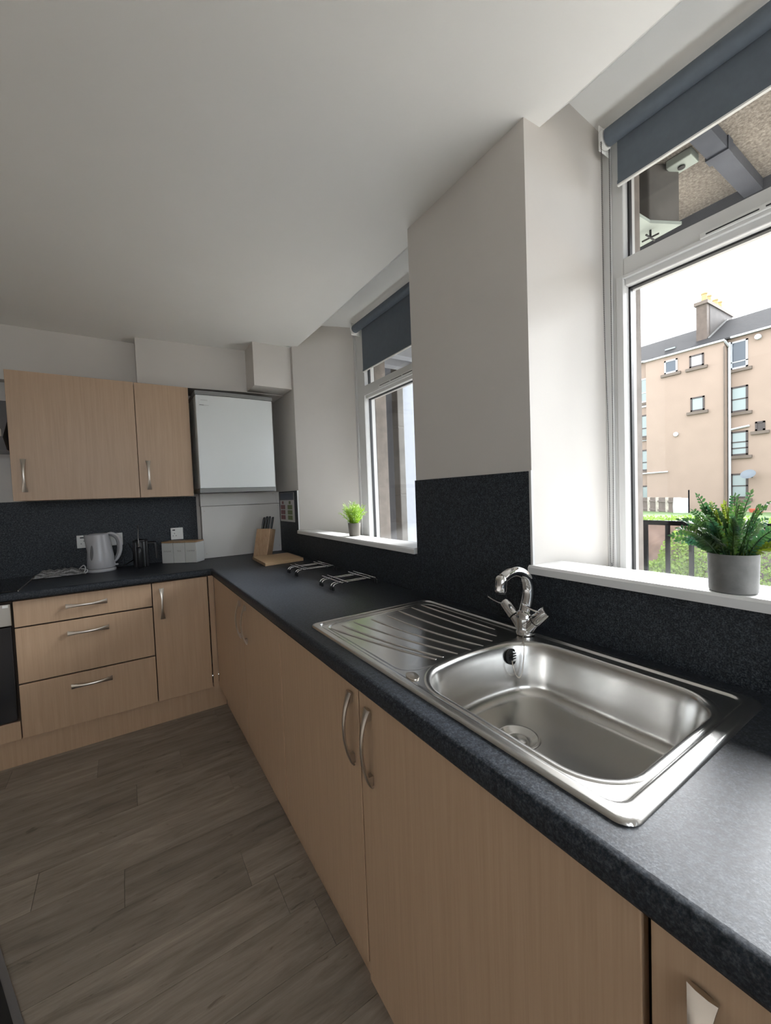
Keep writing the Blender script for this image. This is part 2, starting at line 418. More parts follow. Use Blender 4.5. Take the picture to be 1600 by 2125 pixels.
# windows
def window(name, yl, yl2, yr2, yr, fl_, fr_, sillfront):
    root = bpy.data.objects.new(name, None); COL.objects.link(root); root.location = (0.44, (yl+yr)/2, 1.03); root['kind'] = S
    U_ = M['upvc']; x0, x1 = 0.40, 0.48
    zb, zt1, zt2, ztop = 1.03, 1.996, 2.082, 2.47
    MB().box(x0,x1,yl2,yl,0.98,2.53).build('jamb', U_, root, bevel=0.003)
    MB().box(x0,x1,yr,yr2,0.98,2.53).build('jamb', U_, root, bevel=0.003)
    MB().box(x0+0.001,x1,yr2,yl2,ztop,2.53).build('head_rail', U_, root, bevel=0.003)
    MB().box(x0+0.001,x1,yr2,yl2,0.98,zb).build('bottom_rail', U_, root, bevel=0.003)
    t = MB().box(x0-0.002,x1,yr2+0.0,yl2-0.0,zt1+0.024,zt2)
    t.box(x0+0.006,x1,yr2,yl2,zt1,zt1+0.024)
    t.build('transom', U_, root, bevel=0.003)
    # raised outer trim round the frame
    MB().box(x0-0.008,x0,yl-0.026,yl,1.02,2.52).build('trim_strip', U_, root, bevel=0.002)
    # raised line under the transom and beside the lower light
    b = MB().box(x0-0.006,x0,yl2-0.0,yl2+0.022,zb,zt1+0.03); b.box(x0-0.006,x0+0.006,yr2,yl2,zt1+0.02,zt1+0.03)
    b.build('casement_bead', U_, root, bevel=0.0015)
    for (za, zc) in ((zb, zt1), (zt2, ztop)):
        g = MB(); q = 0.006
        g.box(0.431,0.447,yl2-q,yl2+0.001,za,zc); g.box(0.431,0.447,yr2-0.001,yr2+q,za,zc)
        g.box(0.431,0.447,yr2,yl2,zc-q,zc); g.box(0.431,0.447,yr2,yl2,za,za+q)
        g.build('gasket', M['gasket'], root)
        MB().box(0.437,0.441,yr2+0.002,yl2-0.002,za+0.002,zc-0.002).build('pane', M['glass'], root)
    # trickle vent on the transom
    y0 = yl2 - 0.215 if name == 'window_1' else yl2 - 0.19
    v = MB().box(x0-0.010,x0-0.002,y0-0.40,y0,2.026,2.043); o = v.build('trickle_vent', M['white_plastic'], root, bevel=0.002)
    s2 = MB()
    for k in range(3): s2.box(x0-0.0115,x0-0.010,y0-0.015-0.128*k-0.115,y0-0.015-0.128*k,2.032,2.035)
    s2.build('vent_slot', M['gasket'], o)
    # sill board: flat front, then falling towards the glass
    pr = [(sillfront[0],1.074),(sillfront[0],1.093),(sillfront[0]+0.006,1.099),(0.13,1.097),(0.402,1.034),(0.402,1.0),(0.05,1.0),(0.05,1.074)]
    dx = sillfront[1]-sillfront[0]
    L = []; R_ = []
    for i, (x, z) in enumerate(pr):
        e = 0.006 if i < 3 else -0.002
        L.append((x, min(fl_(max(x,0.0)), fl_(0.0 if name=='window_1' else 0.035))+e, z))
        R_.append((x+(dx if i < 3 else 0), fr_(max(x,0))-e+0.004, z))
    MB().loft([L, R_], True, True).build('window_sill', M['white_gloss'], root)
    return root
window('window_1', -2.535, -2.596, -3.80, -3.862, W1y, W1r, (-0.020, -0.020))
window('window_2', -0.757, -0.883, -1.665, -1.772, W2y, W2r, (0.015, -0.020))

# ================================================================== OUTSIDE
# access deck overhead and underfoot, its posts and its railing
def T(name, loc, label, cat, group=None): return thing(name, loc, label, cat, group)
dk = T('access_deck', (1.1,-2,2.75), 'concrete access deck overhead seen through the panes above the transoms', 'balcony')
MB().box(0.571,1.57,-9,0.38,2.75,2.93).build('slab', M['rough_concrete'], dk)
MB().box(1.57,1.70,-9,0.38,2.56,2.95).build('edge_beam', M['dark_concrete'], dk, label='edge beam with the deck shade in its dark colour')
for yb in (-2.62, -4.3, -0.55):
    MB().prism([(0.571,yb-0.035,2.70),(1.568,yb-0.035,2.70),(1.568,yb-0.035,2.749),(0.571,yb-0.035,2.749)],(0,0.07,0)).build('cross_beam', M['dark_concrete'], dk, label='dark cross beam')
    MB().box(1.12,1.17,yb-0.040,yb+0.040,2.692,2.748).build('beam_collar', M['dark_concrete'], dk)
MB().box(1.05,1.13,-2.555,-2.46,2.715,2.749).build('junction_plate', M['pale_green'], dk, bevel=0.004)
MB().lathe([(0.014,0),(0.014,0.004),(0.0,0.004)], (1.09,-2.505,2.7115), 14, axis=(0,0,-1)).build('plate_hole', M['gasket'], dk)
st = T('hanging_box', (1.05,-2.2,2.5), 'weathered concrete box with pale green base hanging under the deck', 'box')
MB().prism([(0.993,-2.416,2.50),(1.119,-2.486,2.50),(1.16,-2.05,2.50),(0.993,-2.05,2.50)],(0,0,0.249)).build('side_panel', M['concrete'], st, bevel=0.006)
MB().prism([(0.70,-2.416,2.485),(0.985,-2.424,2.485),(1.123,-2.492,2.485),(1.17,-1.95,2.485),(0.70,-1.95,2.485)],(0,0,0.014)).build('base_plate', M['pale_green'], st, label='pale green base plate')
c = MB(); c.tube([(1.04,-2.40,2.485),(1.04,-2.40,2.455)],0.005,8); c.tube([(1.00,-2.40,2.452),(1.08,-2.40,2.452)],0.004,8); c.tube([(1.04,-2.365,2.452),(1.04,-2.435,2.452)],0.004,8)
c.build('clamp', M['gasket'], st)
p_ = T('concrete_post', (1.5,0.3,-0.1), 'weathered square concrete post beyond the left window', 'post')
for i in range(4): MB().box(1.45,1.53,0.222,0.33,-0.1+0.716*i,-0.1+0.716*(i+1)-0.006).build('post_block', M['concrete'], p_, bevel=0.008)
MB().box(1.452,1.528,0.224,0.328,-0.1,2.749).build('core', M['concrete'], p_)
tw = T('stair_tower', (2.8,2.2,-3), 'white rendered stair tower seen past the post in the left window', 'building')
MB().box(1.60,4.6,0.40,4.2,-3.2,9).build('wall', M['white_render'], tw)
MB().box(0.571,1.599,1.45,1.75,-3.2,9).build('return_wall', M['dark_concrete'], tw, label='grey wall with the deck shade put into its colour')
for yb in (-0.15, 0.12): MB().box(0.571,1.569,yb-0.05,yb+0.05,2.62,2.749).build('deck_joist', M['white_render'], dk, label='white painted joist')
wk = MB().box(0.571,1.72,-9,1.45,-0.30,-0.06).build('walkway', M['walkway'], kind=S)
rl = T('balcony_railing', (1.66,-3,-0.06), 'black metal balcony railing outside the right window', 'railing')
MB().box(1.63,1.68,-9,0.18,1.088,1.112).build('top_rail', M['rail'], rl, bevel=0.003)
MB().box(1.64,1.67,-9,0.18,0.02,0.045).build('bottom_rail', M['rail'], rl)
bm_ = MB().box(1.645,1.665,-0.0095,0.0095,0.045,1.089)
base = None
for k in range(60):
    y = -2.090 - 0.119*(k-16)
    if y < -8.9 or y > 0.15: continue
    if base is None:
        base = bm_.build('baluster', M['rail'], rl); base.location.y += y
        # mesh offset already removed; keep local placement
    else:
        o = base.copy(); COL.objects.link(o); o.location.y = base.location.y + (y-base_y)
        continue
    base_y = y

# lower yard, retaining wall with ivy, upper garden
gy = MB().box(0.6,10.2,-30,40,-1.0,-0.8).build('ground', M['gravel'], kind=S)
random.seed(7); nx, nz = 60, 10
def wall_pt(i, j):
    y = -12 + 30*i/nx; z = -0.82 + 1.22*j/nz
    return (10.0 + 0.35*j/nz + 0.10*noise.noise(Vector((y*1.3, z*2.6, 2))), y, z)
vs = [wall_pt(i, j) for i in range(nx+1) for j in range(nz+1)]
fs = [(i*(nz+1)+j, (i+1)*(nz+1)+j, (i+1)*(nz+1)+j+1, i*(nz+1)+j+1) for i in range(nx) for j in range(nz)]
o = MB().add(vs, fs).build('retaining_wall', M['earth'], smooth=True); tag(o, 'red brown rubble retaining wall below the garden, behind the railing', 'wall')
def garden_z(x, y): return 0.41 - 1.13*(x-10.4)/23.6 + 0.04*noise.noise(Vector((x*0.6, y*0.6, 0)))
def garden():
    vs = []; nx, ny = 30, 50
    for i in range(nx+1):
        for j in range(ny+1):
            x = 10.46 + 24.2*i/nx; y = -22 + 60*j/ny
            vs.append((x, y, garden_z(x, y)))
    fs = [(i*(ny+1)+j, (i+1)*(ny+1)+j, (i+1)*(ny+1)+j+1, i*(ny+1)+j+1) for i in range(nx) for j in range(ny)]
    o = MB().add(vs, fs).build('lawn', M['grass'], smooth=True); tag(o, 'rough green lawn in front of the beige flats', 'lawn')
garden()
def leaf_cloud(name, label, cat, pts, size, m, seed):
    random.seed(seed); b = MB()
    for p in pts:
        n = Vector((random.gauss(-0.6,0.5), random.gauss(0,0.6), random.gauss(0.4,0.5))).normalized()
        a = n.orthogonal().normalized(); a.rotate(Matrix.Rotation(random.random()*6.28, 3, n)); c = n.cross(a)
        s = size*random.uniform(0.6,1.3); q = Vector(p)
        b.quad(q-a*s, q-c*s*0.7+n*s*0.2, q+a*s, q+c*s*0.7+n*s*0.2)
    o = b.build(name, m, fix=False); tag(o, label, cat, kind='stuff'); return o
def ivy_pts(humps, n, seed):
    random.seed(seed); out = []
    while len(out) < n:
        yc, hw, top = random.choices(humps, [h[1]*(h[2]+0.9) for h in humps])[0]
        y = random.uniform(yc-hw, yc+hw); u = (y-yc)/hw
        zt = -0.8 + (top+0.8)*(1-abs(u)**2.4) + 0.08*noise.noise(Vector((y*3, 5, 1)))
        z = random.uniform(-0.78, max(zt, -0.7))
        x = 9.88 + 0.35*(z+0.8)/1.2 - 0.45*random.random()*math.sqrt(max(0,1-u*u)) - 0.08*noise.noise(Vector((y*2.5, z*2.5, 9)))
        out.append((x, y, z))
    return out
leaf_cloud('ivy', 'bright green ivy climbing the rubble wall behind the railing', 'ivy', ivy_pts([(0.93,0.45,0.26),(0.15,0.50,0.22),(-0.55,0.55,0.30),(-1.6,0.8,0.34),(-3.2,1.0,0.3),(-5,1.2,0.3),(1.05,0.62,-0.45)], 15000, 3), 0.034, M['ivy'], 11)
random.seed(21)
wp = []
for _ in range(2400):
    x = 10.55+random.random()*1.6; y = random.uniform(-5,5.2); wp.append((x, y, garden_z(x, y)+abs(random.gauss(0,0.05))))
leaf_cloud('weeds', 'loose green weeds along the top of the rubble wall', 'weeds', wp, 0.04, M['ivy'], 12)

# flats across the garden
XF, XW = 34.0, 34.7
bl = T('tenement_block', (34,8,-0.8), 'beige rendered block of flats with slate roof across the garden', 'building')
MB().box(XW,43,-25,40,-1.2,11.15).build('main_wall', M['facade'], bl)
MB().box(XF,XW+0.1,7.42,12.36,-1.2,10.95).build('stair_wall', M['facade'], bl)
MB().prism([(XF-0.12,7.30,11.0),(XW+0.5,7.30,11.35),(XW+0.5,12.45,11.35),(XF-0.12,12.45,11.0)],(0,0,0.10)).build('stair_roof', M['slate'], bl)
MB().prism([(XW-0.25,-25,11.15),(39.4,-25,13.95),(44,-25,11.2)],(0,65,0)).build('roof', M['slate'], bl)
for y0, y1, x, z in ((7.35,12.45,XF-0.10,10.93),(-25,7.2,XW-0.22,11.13),(12.5,40,XW-0.22,11.13)):
    MB().box(x-0.10,x+0.06,y0,y1,z,z+0.12).build('gutter', M['white_frame'], bl)
def bwin(y, z0, z1, wd, frame, pane, x, bars=(0.5,), lintel=False, open_top=False):
    r = MB().box(x-0.02,x+0.12,y-wd/2,y+wd/2,z0,z1)
    w_ = MB(); t = 0.11
    w_.box(x-0.05,x+0.05,y-wd/2,y+wd/2,z0,z0+t); w_.box(x-0.05,x+0.05,y-wd/2,y+wd/2,z1-t,z1)
    w_.box(x-0.05,x+0.05,y-wd/2,y-wd/2+t,z0,z1); w_.box(x-0.05,x+0.05,y+wd/2-t,y+wd/2,z0,z1)
    for b in bars: zc = z0+(z1-z0)*b; w_.box(x-0.05,x+0.05,y-wd/2,y+wd/2,zc-0.035,zc+0.035)
    f = w_.build('window', frame, bl)
    MB().box(x-0.015,x+0.02,y-wd/2+t*0.8,y+wd/2-t*0.8,z0+t*0.8,z1-t*0.8).build('pane', pane, f)
    MB().box(x-0.16,x+0.02,y-wd/2-0.22,y+wd/2+0.22,z0-0.22,z0-0.02).build('sill', M['facade_trim'], f)
    return f
bwin(10.62, 9.66, 10.64, 0.86, M['white_frame'], M['pane_dark'], XF, ())
bwin(9.0, 9.66, 10.54, 0.86, M['brown_frame'], M['white_frame'], XF, ())
bwin(8.96, 6.52, 7.53, 0.84, M['brown_frame'], M['pane_pale'], XF, ())
def sc(v, x): return -3.304+(v+3.304)*(x+1.04)/35.04
def scz(v, x): return 1.328+(v-1.328)*(x+1.04)/35.04
for za, zb, fr, pn in ((8.89,10.72,M['white_frame'],M['pane_dark']),(6.01,7.71,M['brown_frame'],M['pane_pale']),(3.10,4.72,M['brown_frame'],M['pane_pale']),(0.22,1.88,M['brown_frame'],M['pane_pale'])):
    bwin(sc(6.62,XW), scz(za,XW), scz(zb,XW), 0.94, fr, pn, XW, (0.25,) if za > 8 else (0.55,0.3) if za > 3 and za < 4 else (0.5,))
for za, zb in ((8.0,9.9),(5.2,7.0),(2.5,4.2),(-0.4,1.3)):
    bwin(12.75, za, zb, 0.7, M['white_frame'] if za > 7 else M['brown_frame'], M['pane_pale'], XW, (0.4,))
bwin(sc(5.55,XW), scz(4.6,XW), scz(5.2,XW), 0.5, M['brown_frame'], M['brown_frame'], XW, ())
pp = MB(); yv = 7.30; pp.tube([(XW-0.18,yv,10.9),(XW-0.18,yv,-0.8)], 0.085, 8); pp.tube([(XF-0.1,7.36,10.95),(XW-0.18,yv,10.6)],0.07,8)
pp.build('downpipe', M['white_frame'], bl)
pp = MB(); pp.tube([(XF-0.05,7.40,10.6),(XF-0.05,7.40,-0.8)],0.05,8); pp.build('downpipe', M['facade_trim'], bl, label='thin dark downpipe')
for yy, zz, dy in ((7.0,4.95,1.0),): 
    MB().tube([(XW-0.12,7.25,zz),(XW-0.12,7.25-dy,zz+0.12)],0.07,8).build('waste_pipe', M['white_frame'], bl)
MB().tube([(XF-0.10,12.9,2.25),(XF-0.10,10.85,2.30)],0.05,6).build('waste_pipe', M['white_frame'], bl)
for zz in (7.6,4.9): MB().box(XW-0.1,XW,12.42,13.4,zz,zz+0.14).build('string_course', M['white_frame'], bl)
ch = MB().box(36.0,41.0,9.05,9.72,11.5,14.6).build('chimney', M['chimney_stone'], bl)
MB().box(36.5,41.0,9.03,9.05,11.5,14.6).build('chimney_side', M['chimney_rubble'], ch)
MB().box(35.85,41.1,8.95,9.82,14.6,14.85).build('chimney_cap', M['facade_trim'], ch)
for xx in (36.5,37.3,38.6,39.4): MB().lathe([(0.20,0),(0.17,0.6),(0.21,0.64),(0.21,0.72)],(xx,9.38,14.85),12).build('chimney_pot', M['buff'], ch)
MB().prism([(36.0,9.0,11.95),(39.6,9.0,14.0),(39.6,9.0,14.14),(36.0,9.0,12.09)],(0,-0.12,0)).build('flashing', M['concrete'], bl)
MB().box(35.8,36.4,11.05,11.75,11.95,12.05).build('skylight', M['pane_pale'], bl)
d_ = MB().lathe([(0.0,0.0),(0.2,0.02),(0.38,0.09),(0.40,0.10)],(XW-0.75,sc(5.95,XW),1.75),24,axis=(-0.6,0.0,0.55))
o = d_.build('dish', M['dish'], bl, smooth=True, label='grey satellite dish')
MB().tube([(XW,sc(5.95,XW),1.6),(XW-0.6,sc(5.95,XW),1.7)],0.04,6).build('dish_arm', M['dish'], bl)
MB().lathe([(0.0,0),(0.16,0.0),(0.16,0.1),(0.0,0.14)],(XF,10.32,5.05),12,axis=(-1,0,0)).build('vent_cowl', M['white_frame'], bl)
for yy, zz in ((sc(5.62,XW),10.78),):
    MB().lathe([(0.0,-0.05),(0.17,0.0),(0.17,0.2),(0.0,0.24)],(XW-0.05,yy,zz),12,axis=(-1,0,0)).build('flood_light', M['white_frame'], bl)
# garden fence, posts, laundry
fa, fb = Vector((33.6,12.55,-0.78)), Vector((25.6,6.83,-0.60))
fe = T('garden_fence', tuple((fa+fb)/2), 'weathered slatted wooden fence with concrete posts in the garden', 'fence')
dv = (fb-fa); ln = dv.length; dn = dv.normalized(); nn = Vector((-dn.y, dn.x, 0))
NB = 44
sl0 = None
for k in range(NB):
    p = fa + dv*((k+0.5)/NB)
    hgt = 1.15
    b = MB().prism([p-dn*0.075, p+dn*0.075, p+dn*0.075+Vector((0,0,hgt)), p-dn*0.075+Vector((0,0,hgt))], nn*0.02).build('slat', M['fence_wood'], fe)
for h in (0.25,0.85):
    MB().prism([fa+Vector((0,0,h)), fb+Vector((0,0,h)), fb+Vector((0,0,h+0.1)), fa+Vector((0,0,h+0.1))], nn*-0.05).build('fence_rail', M['fence_wood'], fe)
for k in range(5):
    p = fa + dv*(k/4*0.97)
    MB().box(p.x-0.12,p.x+0.02,p.y-0.09,p.y+0.09,p.z-0.3,p.z+1.22-0.05).build('fence_post', M['gravel'], fe)
sh = MB(); n_ = 12
vs = []
for i in range(n_+1):
    for j in range(7):
        u = i/n_; v = j/6
        vs.append((25.2+0.05*math.sin(u*9+v*2), 7.05-0.80*u+0.05*math.sin(v*3), -0.45+1.02*v - 0.05*u*v))
fs = [(i*7+j,(i+1)*7+j,(i+1)*7+j+1,i*7+j+1) for i in range(n_) for j in range(6)]
o = sh.add(vs,fs).build('laundry_sheet', M['sheet'], smooth=True); so_ = o.modifiers.new('thick','SOLIDIFY'); so_.thickness = 0.01
tag(o, 'white sheet hung on the washing line beside the fence', 'sheet')
lp = MB().tube([(24.9,6.2,-0.7),(24.9,6.2,0.98)],0.035,8).build('clothes_pole', M['rail']); tag(lp, 'thin dark clothes pole standing beside the white sheet', 'pole')
tb = MB().lathe([(0.0,0),(0.28,0),(0.36,0.35),(0.33,0.35),(0.26,0.05)],(31.5,5.1,-0.72),16).build('plant_tub', M['red_tub'], smooth=True); tag(tb, 'red tub on the lawn in front of the flats', 'tub')
# ================================================================== KITCHEN UNITS
def handle(name, c, axis, out, parent, L=0.183, h=0.026, label=None):
    """bow handle: flared flat ends on the door, thin waist standing off it"""
    c = Vector(c); a = Vector(axis).normalized(); o = Vector(out).normalized(); s = a.cross(o)
    rings = []; n = 20
    for i in range(n+1):
        t = -1 + 2*i/n
        w_ = 0.0055 + 0.0075*abs(t)**2.2
        d = 0.006 + (h-0.006)*(1-abs(t)**2.0)
        th = 0.0028
        p = c + a*(t*L/2)
        rings.append([p + s*w_ + o*(d-th), p + s*w_ + o*(d+th*0.4), p + s*w_*0.4 + o*(d+th), p - s*w_*0.4 + o*(d+th), p - s*w_ + o*(d+th*0.4), p - s*w_ + o*(d-th)])
    b = MB().loft(rings, True, True)
    for e in (-1, 1):
        p0 = c + a*e*L*0.485; p1 = c + a*e*L*0.36
        b.prism([p0 - s*0.0075, p1 - s*0.0075, p1 - s*0.0075 + o*0.0125, p0 - s*0.0075 + o*0.0038], s*0.015)
    return b.build(name, M['nickel'], parent, smooth=True, angle=35, label=label)
B = M['beech']
FR = -0.58
def bdoor(parent, nm, x0, x1, z0, z1, y=FR, g=0.0015):
    return MB().box(x0+g, x1-g, y, y+0.018, z0+g, z1-g).build(nm, B, parent, bevel=0.0015)
def rdoor(parent, nm, y0, y1, z0, z1, x=-0.584, g=0.0015):
    return MB().box(x, x+0.018, y0+g, y1-g, z0+g, z1-g).build(nm, B, parent, bevel=0.0015)
ZB, ZT = 0.155, 0.866
# drawer unit
du = T('drawer_unit', (-1.226,-0.3,0), 'beech three-drawer base unit beside the oven', 'cabinet')
MB().box(-1.531,-0.922,-0.560,-0.01,ZB,ZT+0.003).build('carcass', M['carcass'], du)
for z0, z1, hz in ((0.729,0.864,0.802),(0.438,0.724,0.655),(ZB,0.433,0.367)):
    d = bdoor(du, 'drawer', -1.530, -0.923, z0, z1)
    handle('handle', (-1.229, FR, hz), (1,0,0), (0,-1,0), d)
cu = T('base_cabinet', (-0.77,-0.3,0), 'narrow beech base cabinet in the corner, right of the drawers', 'cabinet')
MB().box(-0.920,-0.617,-0.560,-0.01,ZB,ZT+0.003).build('carcass', M['carcass'], cu)
d = bdoor(cu, 'door', -0.921, -0.620, ZB, 0.864)
handle('handle', (-0.873, FR, 0.737), (0,0,1), (0,-1,0), d)
MB().box(-0.6145,-0.5845,-0.579,-0.560,ZB,0.864).build('corner_post', B, cu)
# plinths
o = MB().box(XL+0.02,-0.535,-0.530,-0.512,0.0005,0.158).build('plinth', B, bevel=0.001); tag(o, 'beech plinth board under the drawers and oven', 'plinth')
o = MB().box(-0.533,-0.515,-4.6,-0.533,0.0005,0.158).build('plinth', B, bevel=0.001); tag(o, 'beech plinth board under the sink run', 'plinth')
# right-hand run
def right_unit(y0, y1, label, doors):
    t = T('base_cabinet', (-0.3,(y0+y1)/2,0), label, 'cabinet')
    MB().box(-0.563,-0.01,y0+0.001,y1-0.001,ZB,0.70).build('carcass', M['carcass'], t)
    for a, b, za, zb, hy in doors:
        d = rdoor(t, 'door', a, b, za, zb)
        if hy: handle('handle', (-0.584, hy, (zb-0.864)+(0.745 if hy > -3.1 else 0.735)), (0,0,1), (-1,0,0), d)
    return t
right_unit(-1.853, -0.585, 'two-door beech base cabinet between the corner and the sink cabinet', [(-1.3155,-0.585,ZB,0.868,-1.268),(-1.853,-1.3165,ZB,0.868,-1.372)])
right_unit(-2.447, -1.8535, 'beech base cabinet below the draining board', [(-2.446,-1.8545,ZB,0.868,-2.412)])
right_unit(-3.093, -2.449, 'wide beech front below the sink bowl, hung slightly lower', [(-3.091,-2.450,0.118,0.861,-2.500)])
right_unit(-3.70, -3.0945, 'beech base cabinet at the lower right corner of the photo', [(-3.70,-3.0975,ZB,0.866,-3.148)])
# built-in oven
ov = T('oven', (-1.84,-0.3,0), 'built-in black glass oven with steel control panel, at the left edge', 'oven')
MB().box(-2.135,-1.533,-0.560,-0.01,ZB,ZT+0.003).build('carcass', M['carcass'], ov)
MB().box(-2.130,-1.5365,-0.590,-0.562,0.745,0.855).build('control_panel', M['steel'], ov, bevel=0.002)
MB().box(-1.566,-1.545,-0.5906,-0.590,0.838,0.851).build('print', M['white_plastic'], ov)
MB().box(-2.130,-1.5405,-0.592,-0.562,0.262,0.738).build('door', M['oven_glass'], ov, bevel=0.002)
MB().tube([(-2.09,-0.63,0.70),(-1.72,-0.63,0.70)],0.008,10).build('handle', M['steel'], ov)
MB().box(-2.134,-1.533,-0.58,-0.562,ZB,0.250).build('filler_panel', B, ov, bevel=0.0015)
# wall cabinets
def wallcab(x0, x1, label, hx):
    t = T('wall_cabinet', ((x0+x1)/2,-0.15,1.373), label, 'cabinet')
    MB().box(x0+0.001,x1-0.001,-0.302,-0.009,1.374,2.090).build('carcass', B, t)
    d = MB().box(x0+0.001,x1-0.001,-0.320,-0.3025,1.372,2.091).build('door', B, t, bevel=0.0015)
    handle('handle', (hx,-0.320,1.512), (0,0,1), (0,-1,0), d)
wallcab(-1.541, -0.9405, 'wide beech wall cabinet above the kettle', -1.487)
wallcab(-0.9395, -0.631, 'narrow beech wall cabinet beside the boiler', -0.887)
# cooker hood
hd = T('cooker_hood', (-1.86,-0.2,1.7), 'slim cooker hood at the left edge, beside the wide wall cabinet', 'hood')
MB().prism([(-2.13,-0.01,1.66),(-2.13,-0.26,1.66),(-2.13,-0.34,1.72),(-2.13,-0.01,1.98)],(0.57,0,0)).build('canopy', M['grey_plastic'], hd)
MB().prism([(-2.125,-0.345,1.722),(-2.125,-0.47,1.77),(-2.125,-0.47,1.79),(-2.125,-0.345,1.76)],(0.562,0,0)).build('visor', M['white_plastic'], hd, bevel=0.003)

# worktop: one L-shaped top with a rolled front edge and a cut-out for the sink
wt = MB()
r_ = 0.016
pf = [(0.06,0.870),(0.006,0.870),(0.0015,0.8725),(0.0,0.878),(0.0,ZW-r_)]
for k in range(1, 7):
    a = math.pi/2*k/6; pf.append((r_-r_*math.cos(a), ZW-r_+r_*math.sin(a)))
nv = len(pf); vs = []; 
for d, z in pf: vs += [(XL+0.01,-0.6+d,z),(-0.6+d,-0.6+d,z),(-0.6+d,-4.6,z)]
fs = []
for i in range(nv-1):
    for k in range(2): fs.append((i*3+k,i*3+k+1,(i+1)*3+k+1,(i+1)*3+k))
wt.add(vs, fs)
e = -0.6+r_
hx0, hx1, hy0, hy1 = -0.535, -0.065, -3.050, -2.075
for a, b, c_, d in ((XL+0.01,e,e,-0.001),(e,-0.001,hy1,-0.001),(e,hx0,hy0,hy1),(hx1,-0.001,hy0,hy1),(e,-0.001,-4.6,hy0)):
    wt.quad((a,c_,ZW),(b,c_,ZW),(b,d,ZW),(a,d,ZW))
wt.quad((-0.001,-1.947,ZW),(-0.001,-0.001,ZW),(0.034,-0.001,ZW),(0.034,-0.50,ZW))
for a, b in (((hx0,hy0),(hx1,hy0)),((hx1,hy0),(hx1,hy1)),((hx1,hy1),(hx0,hy1)),((hx0,hy1),(hx0,hy0))):
    wt.quad((a[0],a[1],ZW),(b[0],b[1],ZW),(b[0],b[1],0.87),(a[0],a[1],0.87))
o = wt.build('worktop', M['worktop'], smooth=True, angle=50, fix=False)
tag(o, 'L-shaped black speckled worktop with rolled front edge', 'worktop')
# splashbacks
o = MB().box(XL+0.01,-0.577,-0.008,-0.001,ZW+0.0005,1.371).build('splashback', M['splash']); tag(o, 'black speckled splashback behind the kettle', 'splashback')
sp = T('splashback', (-0.003,-2,ZW), 'black speckled splashback along the window wall behind the sink', 'splashback')
MB().prism([(0.034,-0.085,ZW+0.0005),(0.034,-0.492,ZW+0.0005),(0.028,-0.492,ZW+0.0005),(0.028,-0.085,ZW+0.0005)],(0,0,1.385-ZW)).build('panel', M['splash'], sp)
MB().prism([(0.034,-0.493,ZW+0.0005),(-0.0005,-1.946,ZW+0.0005),(-0.0065,-1.946,ZW+0.0005),(0.028,-0.493,ZW+0.0005)],(0,0,1.073-ZW)).build('panel', M['splash'], sp)
MB().box(-0.0065,-0.0005,-2.515,-1.947,ZW+0.0005,1.384).build('panel', M['splash'], sp)
MB().box(-0.0065,-0.0005,-4.6,-2.516,ZW+0.0005,1.073).build('panel', M['splash'], sp)
for x, y, z0, lab in ((-0.002,-2.519,1.10,'white edge trim on the splashback beside the right window'),(0.031,-0.4965,1.10,'white edge trim on the splashback beside the left window')):
    o = MB().box(x-0.006,x+0.003,y-0.004,y+0.004,z0,1.386).build('edge_trim', M['upvc'], bevel=0.001); tag(o, lab, 'trim')

# boiler and the boards under it
bo = T('boiler', (-0.345,-0.2,1.39), 'white wall-hung boiler with grey top and bottom bands', 'boiler')
def bowed(x0, x1, yb, yf, z0, z1, bow=0.012):
    pts = [(x0,yb,z0)]
    for k in range(13):
        t = k/12; pts.append((x0+(x1-x0)*t, yf-bow*(1-(2*t-1)**2), z0))
    pts.append((x1,yb,z0))
    return MB().prism(pts, (0,0,z1-z0))
bowed(-0.598,-0.088,-0.082,-0.372,1.418,2.040).build('case', M['boiler'], bo, smooth=True, bevel=0.004, angle=35)
bowed(-0.600,-0.086,-0.084,-0.376,2.041,2.066).build('top_band', M['band'], bo, smooth=True, angle=35)
bowed(-0.600,-0.086,-0.084,-0.376,1.391,1.417).build('bottom_band', M['band'], bo, smooth=True, angle=35)
lb = MB().box(-0.578,-0.515,-0.3785,-0.3765,1.965,2.015).build('label', M['boiler'], bo, label='small rating label')
MB().box(-0.576,-0.548,-0.3791,-0.3785,1.971,1.974).build('print', M['gasket'], lb)
MB().box(-0.546,-0.518,-0.3791,-0.3785,1.971,1.9725).build('print', M['ink'], lb)
MB().box(-0.568,-0.525,-0.3791,-0.3785,2.004,2.0055).build('print', M['ink'], lb)
pb = T('pipe_cover', (-0.26,-0.04,ZW), 'white screwed board covering the pipes below the boiler', 'board')
MB().box(-0.556,0.0335,-0.078,-0.009,ZW+0.0005,1.294).build('lower_board', M['board_white'], pb, bevel=0.0015)
MB().box(-0.560,0.004,-0.084,-0.009,1.297,1.388).build('upper_strip', M['board_white'], pb, bevel=0.0015)
MB().box(0.006,0.0335,-0.078,-0.009,1.2965,1.389).build('upper_strip', M['board_white'], pb, bevel=0.0015)
for x, z in ((-0.535,1.26),(0.015,1.28),(-0.535,0.945),(0.015,0.955)): MB().lathe([(0.004,0),(0.004,0.002),(0,0.0025)],(x,-0.078,z),10,axis=(0,-1,0)).build('screw', M['nickel'], pb)
for x, z in ((-0.545,1.372),(-0.02,1.375)): MB().lathe([(0.004,0),(0.004,0.002),(0,0.0025)],(x,-0.084,z),10,axis=(0,-1,0)).build('screw', M['nickel'], pb)

